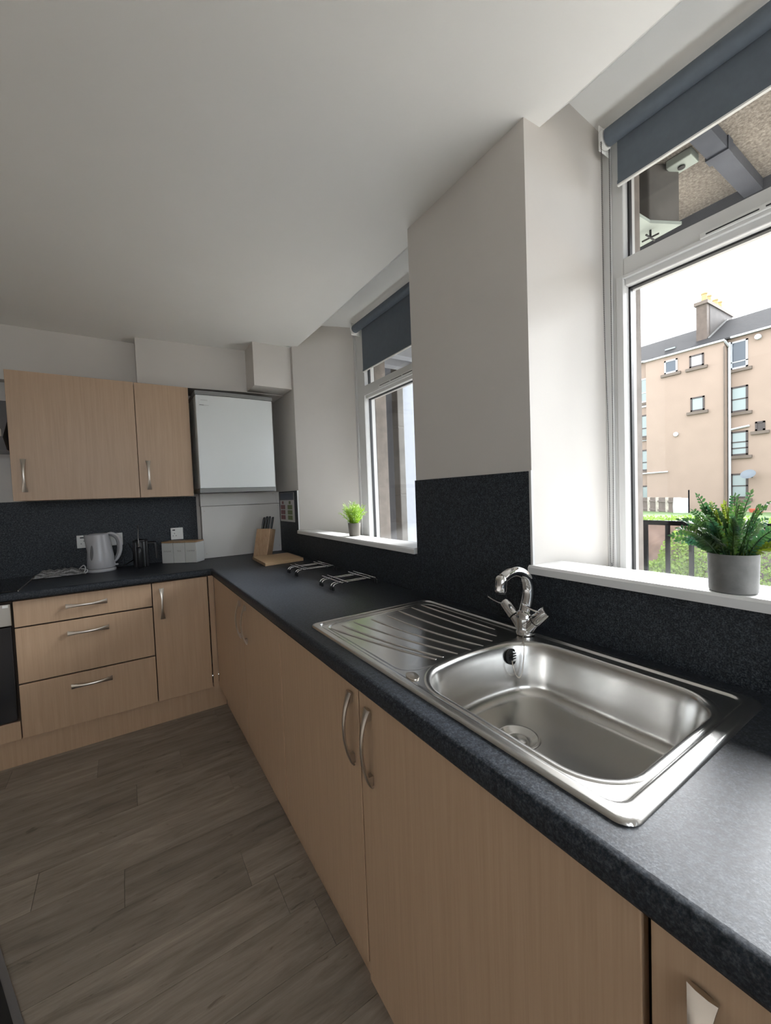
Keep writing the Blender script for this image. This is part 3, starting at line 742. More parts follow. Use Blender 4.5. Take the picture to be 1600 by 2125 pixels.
# ================================================================== SINK
sk = T('sink', (-0.3,-2.56,ZW), 'stainless steel inset sink with ribbed draining board on the left', 'sink')
SX0, SX1, SY0, SY1 = -0.548, -0.052, -3.064, -2.062
def sdrr(x, y, x0, x1, y0, y1, r):
    cx, cy = (x0+x1)/2, (y0+y1)/2; qx = abs(x-cx)-(x1-x0)/2+r; qy = abs(y-cy)-(y1-y0)/2+r
    return math.hypot(max(qx,0), max(qy,0)) + min(max(qx,qy),0) - r
BX0, BX1, BY0, BY1 = -0.508, -0.100, -3.022, -2.580
def bowl_out(a, g=0.0):
    """bowl outline at angle a; the drainer side bows outward"""
    x0, x1, y0, y1, r = BX0-g, BX1+g, BY0-g, BY1+g, 0.085+g
    cx, cy = (x0+x1)/2, (y0+y1)/2; d = Vector((math.cos(a), math.sin(a)))
    lo, hi = 0.0, 0.6
    for _ in range(30):
        m_ = (lo+hi)/2
        if sdrr(cx+d.x*m_, cy+d.y*m_, x0, x1, y0, y1, r) < 0: lo = m_
        else: hi = m_
    x, y = cx+d.x*lo, cy+d.y*lo
    if y > cy: y += 0.030*max(0, 1-((x-cx)/((x1-x0)/2))**2)*((y-cy)/(y1-cy))**2
    return x, y
def bowl_sd(x, y):
    cx, cy = (BX0+BX1)/2, (BY0+BY1)/2
    a = math.atan2(y-cy, x-cx); bx, by = bowl_out(a)
    return math.hypot(x-cx, y-cy) - math.hypot(bx-cx, by-cy)
ribs = [((-0.500,-2.125),(-0.446,-2.36),(-0.395,-2.520)),((-0.458,-2.121),(-0.425,-2.34),(-0.372,-2.521)),((-0.412,-2.120),(-0.376,-2.34),(-0.328,-2.527)),((-0.350,-2.128),(-0.327,-2.34),(-0.282,-2.530)),
        ((-0.285,-2.127),(-0.275,-2.34),(-0.236,-2.530)),((-0.222,-2.108),(-0.218,-2.33),(-0.190,-2.520)),((-0.160,-2.103),(-0.160,-2.32),(-0.150,-2.500)),((-0.112,-2.100),(-0.112,-2.30),(-0.110,-2.460))]
def ribpts(rb):
    a, b, c_ = [Vector(p) for p in rb]; out = []
    for k in range(11):
        t = k/10; out.append(a*(1-t)**2 + 2*(b*2-(a+c_)/2)*t*(1-t)*0.5*1.0 + b*0 + c_*t*t if False else a*(1-t)**2 + (2*b-(a+c_)/2)*2*t*(1-t) + c_*t*t)
    return out
RP = [ribpts(r) for r in ribs]
def segd(px, py, a, b):
    ax, ay = a; bx, by = b; dx, dy = bx-ax, by-ay; L2 = dx*dx+dy*dy
    t = max(0, min(1, ((px-ax)*dx+(py-ay)*dy)/L2)); return math.hypot(px-ax-t*dx, py-ay-t*dy)
def smooth(e0, e1, v):
    t = max(0, min(1, (v-e0)/(e1-e0))); return t*t*(3-2*t)
def sink_z(x, y):
    d = sdrr(x, y, SX0, SX1, SY0, SY1, 0.026)
    if d > -0.005: z = ZW + 0.0062*math.sqrt(max(0, 1-(min(d+0.005, 0.005)/0.00501)**2))
    else: z = ZW + 0.0062
    rim = sdrr(x, y, SX0+0.024, SX1-0.018, SY0+0.026, SY1-0.018, 0.026)
    z -= 0.0052*smooth(0.0035, -0.0035, rim)
    if y > -2.56:
        dr = sdrr(x, y, -0.508, -0.085, -2.545, -2.092, 0.05)
        z -= 0.0035*smooth(0.004, -0.004, dr)
    return z
g = MB(); nx_, ny_ = 150, 300; idx = {}; vs = []; fs = []
xs_ = [SX0+(SX1-SX0)*i/nx_ for i in range(nx_+1)]; ys_ = [SY0+(SY1-SY0)*j/ny_ for j in range(ny_+1)]
inb = {}
def vid(i, j):
    if (i, j) not in idx:
        x, y = xs_[i], ys_[j]
        for _ in range(3):
            d = sdrr(x, y, SX0, SX1, SY0, SY1, 0.026)
            if d > 0:
                gx_ = sdrr(x+1e-4, y, SX0, SX1, SY0, SY1, 0.026)-d; gy_ = sdrr(x, y+1e-4, SX0, SX1, SY0, SY1, 0.026)-d
                gl = math.hypot(gx_, gy_) or 1; x -= d*gx_/gl; y -= d*gy_/gl
        idx[i, j] = len(vs); vs.append((x, y, sink_z(x, y)))
    return idx[i, j]
for i in range(nx_):
    for j in range(ny_):
        xm, ym = (xs_[i]+xs_[i+1])/2, (ys_[j]+ys_[j+1])/2
        if sdrr(xm, ym, SX0, SX1, SY0, SY1, 0.026) > 0.0026: continue
        if ym < -2.53 and bowl_sd(xm, ym) < 0.004: continue
        fs.append((vid(i,j), vid(i+1,j), vid(i+1,j+1), vid(i,j+1)))
g.add(vs, fs).build('drainer_top', M['steel'], sk, smooth=True, angle=80, fix=False)
for P_ in RP:
    q = [Vector((p.x, p.y, sink_z(p.x, p.y))) for p in P_]
    rr = []
    for k, c0 in enumerate(q):
        t_ = (q[min(k+1,10)]-q[max(k-1,0)]).normalized(); sd_ = t_.cross(Vector((0,0,1))).normalized(); f = 0.55 if k in (0,10) else 1.0
        rr.append([c0+sd_*(0.0052*f*math.cos(a))+Vector((0,0,0.0034*f*math.sin(a)-0.0004)) for a in [math.pi*i/8 for i in range(9)]])
    MB().loft(rr, True, True).build('drainer_rib', M['steel'], sk, smooth=True, angle=70)
NA = 120
def bring(gx, z): return [(*bowl_out(2*math.pi*k/NA, gx), z) for k in range(NA)]
zr = ZW+0.0013
rings = [bring(0.012, zr-0.0012), bring(0.010, zr+0.0006), bring(0.006, zr+0.0012), bring(0.0, zr+0.0002), bring(-0.0045, zr-0.0035), bring(-0.0075, zr-0.010)]
for t in (0.25,0.5,0.75,1.0): rings.append(bring(-0.0075-0.020*t, zr-0.010-0.090*t))
for k in range(1, 8):
    a = math.pi/2*k/7; rings.append(bring(-0.0275-0.034*(1-math.cos(a)), zr-0.100-0.032*math.sin(a)))
cz = zr-0.132; dcx, dcy = -0.325, -2.712
last = rings[-1]
for t in (0.3,0.6,0.85,1.0):
    ring = []
    for k in range(NA):
        p = Vector(last[k]); a = math.atan2(p.y-dcy, p.x-dcx); q = Vector((dcx+0.046*math.cos(a), dcy+0.046*math.sin(a), cz-0.004))
        ring.append(tuple(p*(1-t)+q*t))
    rings.append(ring)
MB().loft(rings).build('bowl', M['steel'], sk, smooth=True, angle=60, fix=False)
dr = MB().lathe([(0.050,0.0008),(0.046,0.0018),(0.041,0.0),(0.034,-0.007),(0.024,-0.010),(0.021,-0.010),(0.020,-0.004),(0.012,-0.002),(0.0,-0.0015)],(dcx,dcy,cz-0.004),40).build('drain', M['steel'], sk, smooth=True)
MB().lathe([(0.0205,0),(0.016,0.0)],(dcx,dcy,cz-0.0125),24).build('strainer', M['gasket'], dr)
# oval maker's stamp, raised blank oval
ov_ = MB(); c_ = Vector((-0.505,-2.567,ZW+0.0012))
ov_.lathe([(1,0),(0.97,0.0022),(0.9,0.0026),(0.0,0.0026)],(0,0,0),32)
ov_.v = [(c_.x+v[0]*0.014+v[1]*0.004, c_.y+v[1]*0.021-v[0]*0.002, c_.z+v[2]) for v in ov_.v]
ov_.build('stamp', M['nickel'], sk, smooth=True, label='small oval badge')
ol = MB()
oc = Vector((-0.180,-2.574,0.878)); on = Vector((0.02,-1,0.17)).normalized()
ol.lathe([(0.021,0.002),(0.021,0.006),(0.017,0.007),(0.015,0.004),(0.0,0.004)], oc, 24, axis=on)
ol.build('overflow', M['rubber'], sk, smooth=True, label='black overflow cover')
a_ = MB()
for k in range(3): a_.tube([oc+on*0.0075+Vector((-0.014,0,0.007-0.007*k)), oc+on*0.0075+Vector((0.014,0,0.007-0.007*k))],0.0014,6)
a_.build('overflow_grille', M['black_plastic'], sk)

def dense(pts, step):
    out = [Vector(pts[0])]
    for a, b in zip(pts[:-1], pts[1:]):
        a, b = Vector(a), Vector(b); n = max(1, round((b-a).length/step))
        for k in range(1, n+1): out.append(a+(b-a)*k/n)
    return out
def catmull(pts, n=6):
    pts = [Vector(p) for p in pts]; out = []
    for i in range(len(pts)-1):
        p0 = pts[max(i-1,0)]; p1 = pts[i]; p2 = pts[i+1]; p3 = pts[min(i+2,len(pts)-1)]
        for k in range(n):
            t = k/n; out.append(0.5*((2*p1)+(p2-p0)*t+(2*p0-5*p1+4*p2-p3)*t*t+(3*p1-p0-3*p2+p3)*t**3))
    return out+[pts[-1]]
# tap
tp = T('mixer_tap', (-0.085,-2.548,ZW), 'chrome swan-neck mixer tap with two lever handles', 'tap')
bx, by = -0.083, -2.548
MB().lathe([(0.0,0.0),(0.026,0.0),(0.027,0.006),(0.024,0.012),(0.025,0.03),(0.026,0.045),(0.022,0.062),(0.016,0.070)],(bx,by,ZW+0.003),28).build('body', M['chrome'], tp, smooth=True)
sp_ = [(bx,by,0.965),(bx+0.004,by-0.001,0.985),(bx+0.010,by-0.003,1.010),(bx+0.014,by-0.004,1.035),(bx+0.012,by-0.004,1.058),(bx+0.003,by-0.002,1.078),(bx-0.014,by+0.001,1.092),(bx-0.036,by+0.004,1.098),(bx-0.058,by+0.007,1.094),(bx-0.076,by+0.010,1.084)]
sq = catmull(sp_, 5); MB().tube(sq, [0.0188-0.0040*k/(len(sq)-1) for k in range(len(sq))], 24).build('spout', M['chrome'], tp, smooth=True, angle=80)
ot = Vector((bx-0.082,by+0.011,1.090))
MB().lathe([(0.0,0.003),(0.010,0.002),(0.0145,-0.003),(0.0165,-0.012),(0.0168,-0.040),(0.0155,-0.044),(0.013,-0.044)], ot, 24, axis=(0.12,0,1)).build('outlet', M['chrome'], tp, smooth=True)
MB().lathe([(0.013,-0.043),(0.013,-0.049),(0.010,-0.050),(0.0,-0.050)], ot, 20, axis=(0.12,0,1)).build('aerator', M['rubber'], tp, smooth=True)
for sgn in (1,-1):
    ax = Vector((-0.02*sgn, 0.72*sgn, 0.69)).normalized(); c0 = Vector((bx,by,0.925))
    p0 = c0 + ax*0.018; 
    MB().tube([c0+ax*0.004, p0, c0+ax*0.046],[0.020,0.019,0.0165],18).build('valve_arm', M['chrome'], tp, smooth=True, angle=60)
    MB().lathe([(0.0150,0.046),(0.0150,0.050)], c0, 18, axis=ax).build('seal_ring', M['rubber'], tp)
    hd_ = MB().lathe([(0.0175,0.050),(0.0180,0.054),(0.0165,0.095),(0.0150,0.099),(0.0120,0.100),(0.0,0.0985)], c0, 22, axis=ax).build('lever_head', M['chrome'], tp, smooth=True)
    e0 = c0 + ax*0.088
    dv_ = Vector((-0.75,0.45,0.25)).normalized() if sgn > 0 else Vector((-0.62,0.62,0.20)).normalized()
    L_ = 0.050
    rr = []
    for k in range(9):
        t = k/8; p = e0 + dv_*(0.010+L_*t) + Vector((0,0,0.012*t*t)); wd = 0.0060+0.0038*math.sin(t*math.pi*0.9)
        sd_ = dv_.cross(Vector((0,0,1))).normalized(); up_ = sd_.cross(dv_)
        rr.append([p+sd_*wd*math.cos(q*math.pi/4)+up_*0.0036*math.sin(q*math.pi/4) for q in range(8)])
    MB().loft(rr, True, True).build('lever', M['chrome'], hd_, smooth=True, angle=60)
# plug chain
pc = MB()
cp = [(-0.105,-2.560,0.922),(-0.122,-2.571,0.9195),(-0.148,-2.592,0.9190),(-0.156,-2.601,0.910),(-0.160,-2.603,0.890),(-0.164,-2.603,0.866),(-0.172,-2.605,0.842),(-0.183,-2.604,0.831),(-0.193,-2.601,0.842),(-0.196,-2.596,0.862),(-0.190,-2.588,0.872)]
def beadchain(pts, r=0.0019, step=0.0022):
    q = dense(catmull(pts), step); return MB().tube(q, [r if k % 2 else r*0.45 for k in range(len(q))], 6)
o = beadchain(cp).build('plug_chain', M['nickel'], smooth=True, angle=80); tag(o, 'thin bead chain hanging from the tap into the sink bowl', 'chain')

# ================================================================== SMALL THINGS
# hob
hb = T('hob', (-1.8,-0.32,ZW), 'black glass hob at the left end of the worktop', 'hob')
MB().box(-2.09,-1.507,-0.570,-0.052,ZW+0.0005,ZW+0.0065).build('glass', M['black_glass'], hb, bevel=0.002)
MB().box(-1.507,-1.504,-0.571,-0.051,ZW+0.0005,ZW+0.0060).build('edge_strip', M['nickel'], hb)
# sockets
def socket(x0, x1, z0, z1, label, group=None):
    t = T('wall_socket', ((x0+x1)/2,-0.01,(z0+z1)/2), label, 'socket')
    MB().box(x0,x1,-0.0175,-0.0085,z0,z1).build('plate', M['white_plastic'], t, bevel=0.002)
    n = 2 if x1-x0 > 0.12 else 1
    w_ = (x1-x0)/n
    for k in range(n):
        a = x0+w_*k
        MB().box(a+w_*0.14,a+w_*0.36,-0.0180,-0.0175,z1-0.020,z1-0.012).build('red_mark', M['gasket'], t)
        MB().box(a+w_*0.58,a+w_*0.80,-0.0205,-0.0175,z0+0.028,z0+0.052).build('switch', M['white_plastic'], t, bevel=0.001)
        for dx_, dz_ in ((0.30,0.045),(0.18,0.028),(0.42,0.028)):
            MB().box(a+w_*dx_-0.003,a+w_*dx_+0.003,-0.0179,-0.0175,z0+dz_-0.003,z0+dz_+0.003).build('pin_hole', M['grey_plastic'], t)
socket(-1.299,-1.049,1.058,1.141,'wide white wall socket behind the kettle')
socket(-0.757,-0.677,1.064,1.149,'small white wall socket above the canisters')
# kettle
kx, ky = -1.172, -0.125
kt = T('kettle', (kx,ky,ZW), 'light grey jug kettle on the worktop in front of the socket', 'kettle')
MB().lathe([(0.0,0.0005),(0.078,0.0005),(0.080,0.004),(0.080,0.014),(0.076,0.020),(0.0,0.020)],(kx,ky,ZW),40).build('base', M['kettle'], kt, smooth=True)
rings = []
for z, rx, ry, ox in ((0.022,0.073,0.073,0),(0.03,0.077,0.076,0),(0.08,0.074,0.073,0),(0.13,0.069,0.067,-0.002),(0.18,0.063,0.060,-0.004),(0.215,0.059,0.055,-0.006),(0.232,0.057,0.052,-0.006)):
    ring = []
    for k in range(48):
        a = 2*math.pi*k/48; x = math.cos(a); y = math.sin(a)
        sp2 = 0.020*max(0,(z-0.13)/0.10)*max(0,-x)**8
        ring.append((kx+ox+x*(rx+sp2), ky+y*ry, ZW+z+0.006*max(0,(z-0.18)/0.05)*max(0,-x)**4))
    rings.append(ring)
MB().loft(rings, True, False).build('body', M['kettle'], kt, smooth=True, angle=60)
rings = []
for z, f in ((0.231,0.985),(0.238,0.93),(0.243,0.75),(0.245,0.3),(0.2452,0.02)):
    rings.append([(kx-0.006+math.cos(2*math.pi*k/32)*0.057*f, ky+math.sin(2*math.pi*k/32)*0.052*f, ZW+z) for k in range(32)])
MB().loft(rings).build('lid', M['kettle'], kt, smooth=True, angle=60)
hp = catmull([(kx+0.040,ky-0.005,ZW+0.232),(kx+0.066,ky-0.012,ZW+0.236),(kx+0.098,ky-0.020,ZW+0.212),(kx+0.108,ky-0.024,ZW+0.165),(kx+0.103,ky-0.022,ZW+0.115),(kx+0.085,ky-0.016,ZW+0.075),(kx+0.064,ky-0.01,ZW+0.055)],5)
MB().tube(hp, [0.012+0.003*math.sin(math.pi*k/(len(hp)-1)) for k in range(len(hp))], 14, flat=0.75).build('handle', M['kettle'], kt, smooth=True, angle=60)
MB().tube([Vector(p)+Vector((-0.010,-0.001,-0.004)) for p in hp[4:-4]], 0.009, 10).build('grip', M['grey_plastic'], kt, smooth=True, label='darker inner grip')
wv = []
a0 = math.radians(232)
for k in range(20):
    q = 2*math.pi*k/20; da = 0.155*math.cos(q); dz = 0.047*math.sin(q)
    z = 0.125+dz; rr_ = 0.0770-(z-0.03)*0.093
    wv.append((kx+(rr_+0.0035)*math.cos(a0+da), ky+(rr_+0.0025)*math.sin(a0+da), ZW+z))
MB().poly(wv).build('water_gauge', M['grey_plastic'], kt, label='dark grey water window', fix=False)
MB().box(kx+0.060,kx+0.092,ky-0.022,ky-0.006,ZW+0.030,ZW+0.040).build('switch', M['kettle'], kt, bevel=0.003)
o = MB().tube(catmull([(kx+0.075,ky+0.03,ZW+0.008),(kx+0.11,ky+0.03,ZW+0.010),(kx+0.15,ky+0.05,ZW+0.03),(kx+0.19,ky+0.09,ZW+0.06),(kx+0.15,ky+0.108,ZW+0.16)],8),0.0032,8).build('cable', M['black_plastic'], kt, smooth=True, label='black cable')
# cafetiere
cx, cy = -0.952, -0.135
ct = T('cafetiere', (cx,cy,ZW), 'black ribbed cafetiere between the kettle and the canisters', 'coffee maker')
n = 96; rings = []
for z, r in ((0.0005,0.040),(0.004,0.043),(0.165,0.043),(0.170,0.042)):
    rings.append([(cx+math.cos(2*math.pi*k/n)*(r+(0.0018 if k%4 < 2 else 0)), cy+math.sin(2*math.pi*k/n)*(r+(0.0018 if k%4 < 2 else 0)), ZW+z) for k in range(n)])
MB().loft(rings, True, True).build('body', M['black_plastic'], ct, smooth=True, angle=25)
MB().lathe([(0.0445,0.170),(0.0455,0.173),(0.0445,0.180),(0.035,0.184),(0.0,0.186)],(cx,cy,ZW),36).build('lid', M['black_plastic'], ct, smooth=True)
hp = catmull([(cx+0.042,cy-0.008,ZW+0.158),(cx+0.078,cy-0.015,ZW+0.158),(cx+0.088,cy-0.017,ZW+0.148),(cx+0.090,cy-0.017,ZW+0.10),(cx+0.091,cy-0.017,ZW+0.050)],6)
MB().tube(hp, 0.0065, 10, flat=1.5).build('handle', M['black_plastic'], ct, smooth=True)
# milk frother standing in front of it
fx, fy = -0.962, -0.205
ft = T('milk_frother', (fx,fy,ZW), 'black handheld milk frother standing whisk up before the cafetiere', 'frother')
MB().lathe([(0.0,0.0005),(0.013,0.001),(0.0165,0.01),(0.017,0.10),(0.015,0.125),(0.009,0.138),(0.004,0.142),(0.0,0.142)],(fx,fy,ZW),24).build('body', M['black_plastic'], ft, smooth=True)
MB().tube([(fx,fy,ZW+0.14),(fx-0.001,fy,ZW+0.20),(fx+0.002,fy,ZW+0.262)],0.0022,8).build('shaft', M['chrome'], ft)
MB().lathe([(0.0,0.0),(0.0065,0.002),(0.0075,0.010),(0.0065,0.024),(0.0,0.026)],(fx+0.002,fy,ZW+0.258),16).build('whisk_head', M['black_plastic'], ft, smooth=True)
# canisters
u_ = Vector((0.80,-0.60,0)); v_ = Vector((0.60,0.80,0)); o0 = Vector((-0.826,-0.088,ZW))
FONT = None
def text_mesh(txt, size, M4, name, m, parent):
    cu_ = bpy.data.curves.new('lettering', 'FONT'); cu_.body = txt; cu_.size = size; cu_.align_x = 'CENTER'; cu_.align_y = 'CENTER'; cu_.extrude = 0.0002; cu_.resolution_u = 2
    cu_.space_character = 1.25
    tmp = bpy.data.objects.new('lettering', cu_); COL.objects.link(tmp)
    dg = bpy.context.evaluated_depsgraph_get(); me = bpy.data.meshes.new_from_object(tmp.evaluated_get(dg))
    bpy.data.objects.remove(tmp)
    off = wloc(parent)
    for vv in me.vertices: vv.co = (M4 @ vv.co) - off
    me.materials.clear(); me.materials.append(m); me.name = name
    o = bpy.data.objects.new(name, me); COL.objects.link(o); o.parent = parent; return o
for k, (txt, place) in enumerate((('SUGAR','leftmost of three by the kettle'),('TEA','the middle one of three'),('COFFEE','nearest the boiler'))):
    w_ = 0.082; a = o0 + u_*(0.0845*k) ; dpt = 0.105; h_ = 0.140
    t = T('canister', tuple(a+u_*w_/2+v_*dpt/2), 'white square canister lettered %s, %s' % (txt, place), 'canister')
    z = Vector((0,0,0.0005))
    p4 = [a+z, a+u_*w_+z, a+u_*w_+v_*dpt+z, a+v_*dpt+z]
    MB().prism(p4, (0,0,h_)).build('body', M['can_white'], t, bevel=0.003)
    p5 = [p+Vector((0,0,h_+0.0008)) for p in p4]
    MB().prism(p5, (0,0,0.010)).build('lid', M['lid_wood'], t, bevel=0.002, label='thin wooden lid')
    c_ = a + u_*w_/2 + Vector((0,0,0.083)) - v_*0.0006
    R4 = Matrix((( u_.x,0,-v_.x,c_.x),(u_.y,0,-v_.y,c_.y),(0,1,0,c_.z),(0,0,0,1)))
    text_mesh(txt, 0.0145 if k != 2 else 0.0138, R4, 'lettering', M['ink'], t)
# tea towel
def towel():
    m = mat('striped_towel', (0.6,0.6,0.6,1), 0.9)
    v = coord(m); sx = nd(m, 'ShaderNodeSeparateXYZ'); lk(m, v, sx.inputs[0])
    w1 = nd(m, 'ShaderNodeTexWave', wave_type='BANDS', bands_direction='X'); w1.inputs['Scale'].default_value = 55; w1.inputs['Distortion'].default_value = 1.0; lk(m, v, w1.inputs['Vector'])
    w2 = nd(m, 'ShaderNodeTexWave', wave_type='BANDS', bands_direction='Y'); w2.inputs['Scale'].default_value = 24; w2.inputs['Distortion'].default_value = 2.0; lk(m, v, w2.inputs['Vector'])
    a = ramp(m, w1.outputs['Fac'], [(0.30,(0.06,0.06,0.065)),(0.50,(0.50,0.50,0.49))]); b = ramp(m, w2.outputs['Fac'], [(0.25,(0.18,0.18,0.18)),(0.45,(1,1,1))])
    lk(m, mix(m, 0.8, a, b, 'MULTIPLY'), P(m).inputs['Base Color']); return m
M['towel'] = towel()
tt = T('tea_towel', (-1.37,-0.13,ZW), 'folded grey striped tea towel beside the hob, left of the kettle', 'towel')
def towel_layer(z0, x0, x1, y0, y1, amp, seed):
    nxx, nyy = 44, 16; vs = []
    for i in range(nxx+1):
        for j in range(nyy+1):
            a = i/nxx; b = j/nyy
            x = x0+(x1-x0)*a; y = y0+(y1-y0)*b + 0.008*math.sin(a*9+seed)
            edge = min(1, 6*min(a,1-a), 5*min(b,1-b))
            z = ZW + 0.002 + z0*edge**0.5 + amp*edge*(0.5+0.5*noise.noise(Vector((a*7+seed, b*3, seed)))) + 0.003*edge*math.sin(a*40+3*b)
            vs.append((x, y, max(z, ZW+0.0015)))
    fs = [(i*(nyy+1)+j,(i+1)*(nyy+1)+j,(i+1)*(nyy+1)+j+1,i*(nyy+1)+j+1) for i in range(nxx) for j in range(nyy)]
    o = MB().add(vs,fs).build('fold', M['towel'], tt, smooth=True, angle=180, fix=False)
    s_ = o.modifiers.new('thick','SOLIDIFY'); s_.thickness = 0.0025; s_.offset = 1
towel_layer(0.012, -1.515, -1.252, -0.195, -0.062, 0.012, 1.0)
towel_layer(0.025, -1.500, -1.275, -0.180, -0.075, 0.016, 4.2)
for q in (0, 1):
    MB().tube(catmull([(-1.285+0.01*q,-0.15,ZW+0.03),(-1.262,-0.165,ZW+0.052-0.022*q),(-1.252+0.008*q,-0.180,ZW+0.035-0.012*q),(-1.262+0.012*q,-0.186,ZW+0.008),(-1.285,-0.172,ZW+0.012)],6),0.0034,8).build('hanging_loop', M['sheet'], tt, smooth=True)
# knife block with knives
kb = T('knife_block', (-0.17,-0.26,ZW), 'pale wooden knife block in the worktop corner', 'knife block')
kf = Vector((0.70,-0.714,0)); kn = Vector((-0.714,-0.70,0)); k0 = Vector((-0.249,-0.262,ZW+0.0005))
wk_, dk_ = 0.112, 0.085
lean = Vector((0.040,0.012,0))
b0 = [k0, k0+kf*wk_, k0+kf*wk_-kn*dk_, k0-kn*dk_]
hh = [0.203,0.203,0.190,0.190]
b1 = [p + lean*(h/0.2) + Vector((0,0,h)) for p, h in zip(b0, hh)]
MB().add(b0+b1, [(0,3,2,1),(4,5,6,7),(0,1,5,4),(1,2,6,5),(2,3,7,6),(3,0,4,7)]).build('block', M['block_wood'], kb, bevel=0.004)
ux = (lean + Vector((0,0,0.2))).normalized()
for k, (s_, d_, hL) in enumerate(((0.030,0.030,0.098),(0.052,0.030,0.104),(0.074,0.032,0.104),(0.096,0.040,0.098))):
    c0 = k0 + kf*s_ - kn*d_ + lean*(0.195/0.2) + Vector((0,0,0.190))
    rings = []
    for t, wd, th, bend in ((0.0,0.0105,0.0065,0),(0.12,0.0100,0.0075,0),(0.45,0.0115,0.0080,0.002),(0.8,0.0120,0.0080,0.004),(0.97,0.0100,0.0070,0.009),(1.0,0.0060,0.0040,0.011)):
        p = c0 + ux*(hL*t) + kf*bend*0.4
        rings.append([p + (-kn)*wd*math.cos(2*math.pi*q/12) + kf*th*math.sin(2*math.pi*q/12) for q in range(12)])
    kn_o = T('knife', tuple(c0), ['black-handled knife leftmost in the block','black-handled knife second from the left in the block','black-handled knife third from the left in the block','black-handled knife rightmost in the block, slightly splayed'][k], 'knife', 'knives in the wooden block')
    MB().loft(rings, True, True).build('handle', M['black_plastic'], kn_o, smooth=True, angle=60)
    MB().tube([c0+ux*0.001, c0+ux*0.006],[0.0085,0.0085],10,flat=0.8).build('bolster', M['nickel'], kn_o)
# chopping board
cb_ = T('chopping_board', (-0.165,-0.58,ZW), 'small light wood chopping board in front of the knife block', 'board')
pts = [(-0.290,-0.402),(-0.309,-0.775),(-0.042,-0.735),(-0.028,-0.392)]
for k in range(4):
    def lp_(t, side): 
        a, b = (Vector((*pts[0],0)), Vector((*pts[1],0))) if side == 0 else (Vector((*pts[3],0)), Vector((*pts[2],0)))
        return a+(b-a)*t
    t0, t1 = k/4, (k+1)/4
    q = [lp_(t0,0), lp_(t0,1), lp_(t1,1), lp_(t1,0)]
    MB().prism([p+Vector((0,0,ZW+0.0006)) for p in q], (0,0,0.0195)).build('stave', M['board_wood'], cb_, bevel=0.0012)
# folding trivets
def trivet(dy, label):
    t = T('pan_trivet', (-0.15,-1.17+dy,ZW), label, 'trivet', 'wire pan trivets')
    zt = ZW+0.0365; r = 0.0028
    for x in (-0.243,-0.216,-0.100,-0.072):
        MB().tube([(x,-1.050+dy,zt),(x,-1.268+dy,zt)],r,8).build('rod', M['chrome'], t, smooth=True, angle=60)
    for y in (-1.088,-1.112,-1.206,-1.230):
        xe0, xe1 = -0.262, -0.052
        pts_ = catmull([(xe0-0.010,y+dy,ZW+0.012),(xe0-0.008,y+dy,ZW+0.024),(xe0+0.004,y+dy,zt-2*r-0.001),(xe0+0.03,y+dy,zt-2*r),(xe1-0.03,y+dy,zt-2*r),(xe1-0.004,y+dy,zt-2*r-0.001),(xe1+0.008,y+dy,ZW+0.024),(xe1+0.010,y+dy,ZW+0.012)],4)
        MB().tube(pts_,r,8).build('cross_rod', M['chrome'], t, smooth=True, angle=60)
        for xx in (xe0-0.010, xe1+0.010):
            MB().lathe([(0.0,0.0005),(0.0052,0.0015),(0.0062,0.006),(0.0058,0.017),(0.0035,0.019)],(xx,y+dy,ZW),12).build('rubber_foot', M['rubber'], t, smooth=True)
trivet(0.0, 'chrome wire trivet nearer the chopping board')
trivet(-0.442, 'chrome wire trivet nearer the sink')
# wall chart
wcm = [mat('chart_paper',(0.55,0.55,0.53,1),0.4), mat('chart_header',(0.055,0.07,0.11,1),0.4), mat('chart_red',(0.20,0.045,0.055,1),0.4), mat('chart_green',(0.12,0.17,0.04,1),0.4), mat('chart_border',(0.10,0.10,0.11,1),0.4)]
wc = MB(); xw = 0.0265
wc.mi = 0; wc.box(xw-0.002,xw+0.001,-0.425,-0.112,1.153,1.376)
def cpatch(y0, y1, z0, z1, mi, d=0.0004): wc.mi = mi; wc.quad((xw-0.002-d,y0,z0),(xw-0.002-d,y1,z0),(xw-0.002-d,y1,z1),(xw-0.002-d,y0,z1))
cpatch(-0.424,-0.113,1.318,1.375,4); cpatch(-0.412,-0.126,1.324,1.370,1,0.0006)
for col, ya in ((2,-0.232),(3,-0.388)):
    cpatch(ya+0.03,ya+0.072,1.288,1.310,col)
    for r2 in range(3): cpatch(ya,ya+0.102,1.168+0.040*r2,1.201+0.040*r2,col)
o = wc.build('wall_chart', wcm, fix=False); tag(o, 'small red and green grid chart on the wall beside the boiler', 'chart')
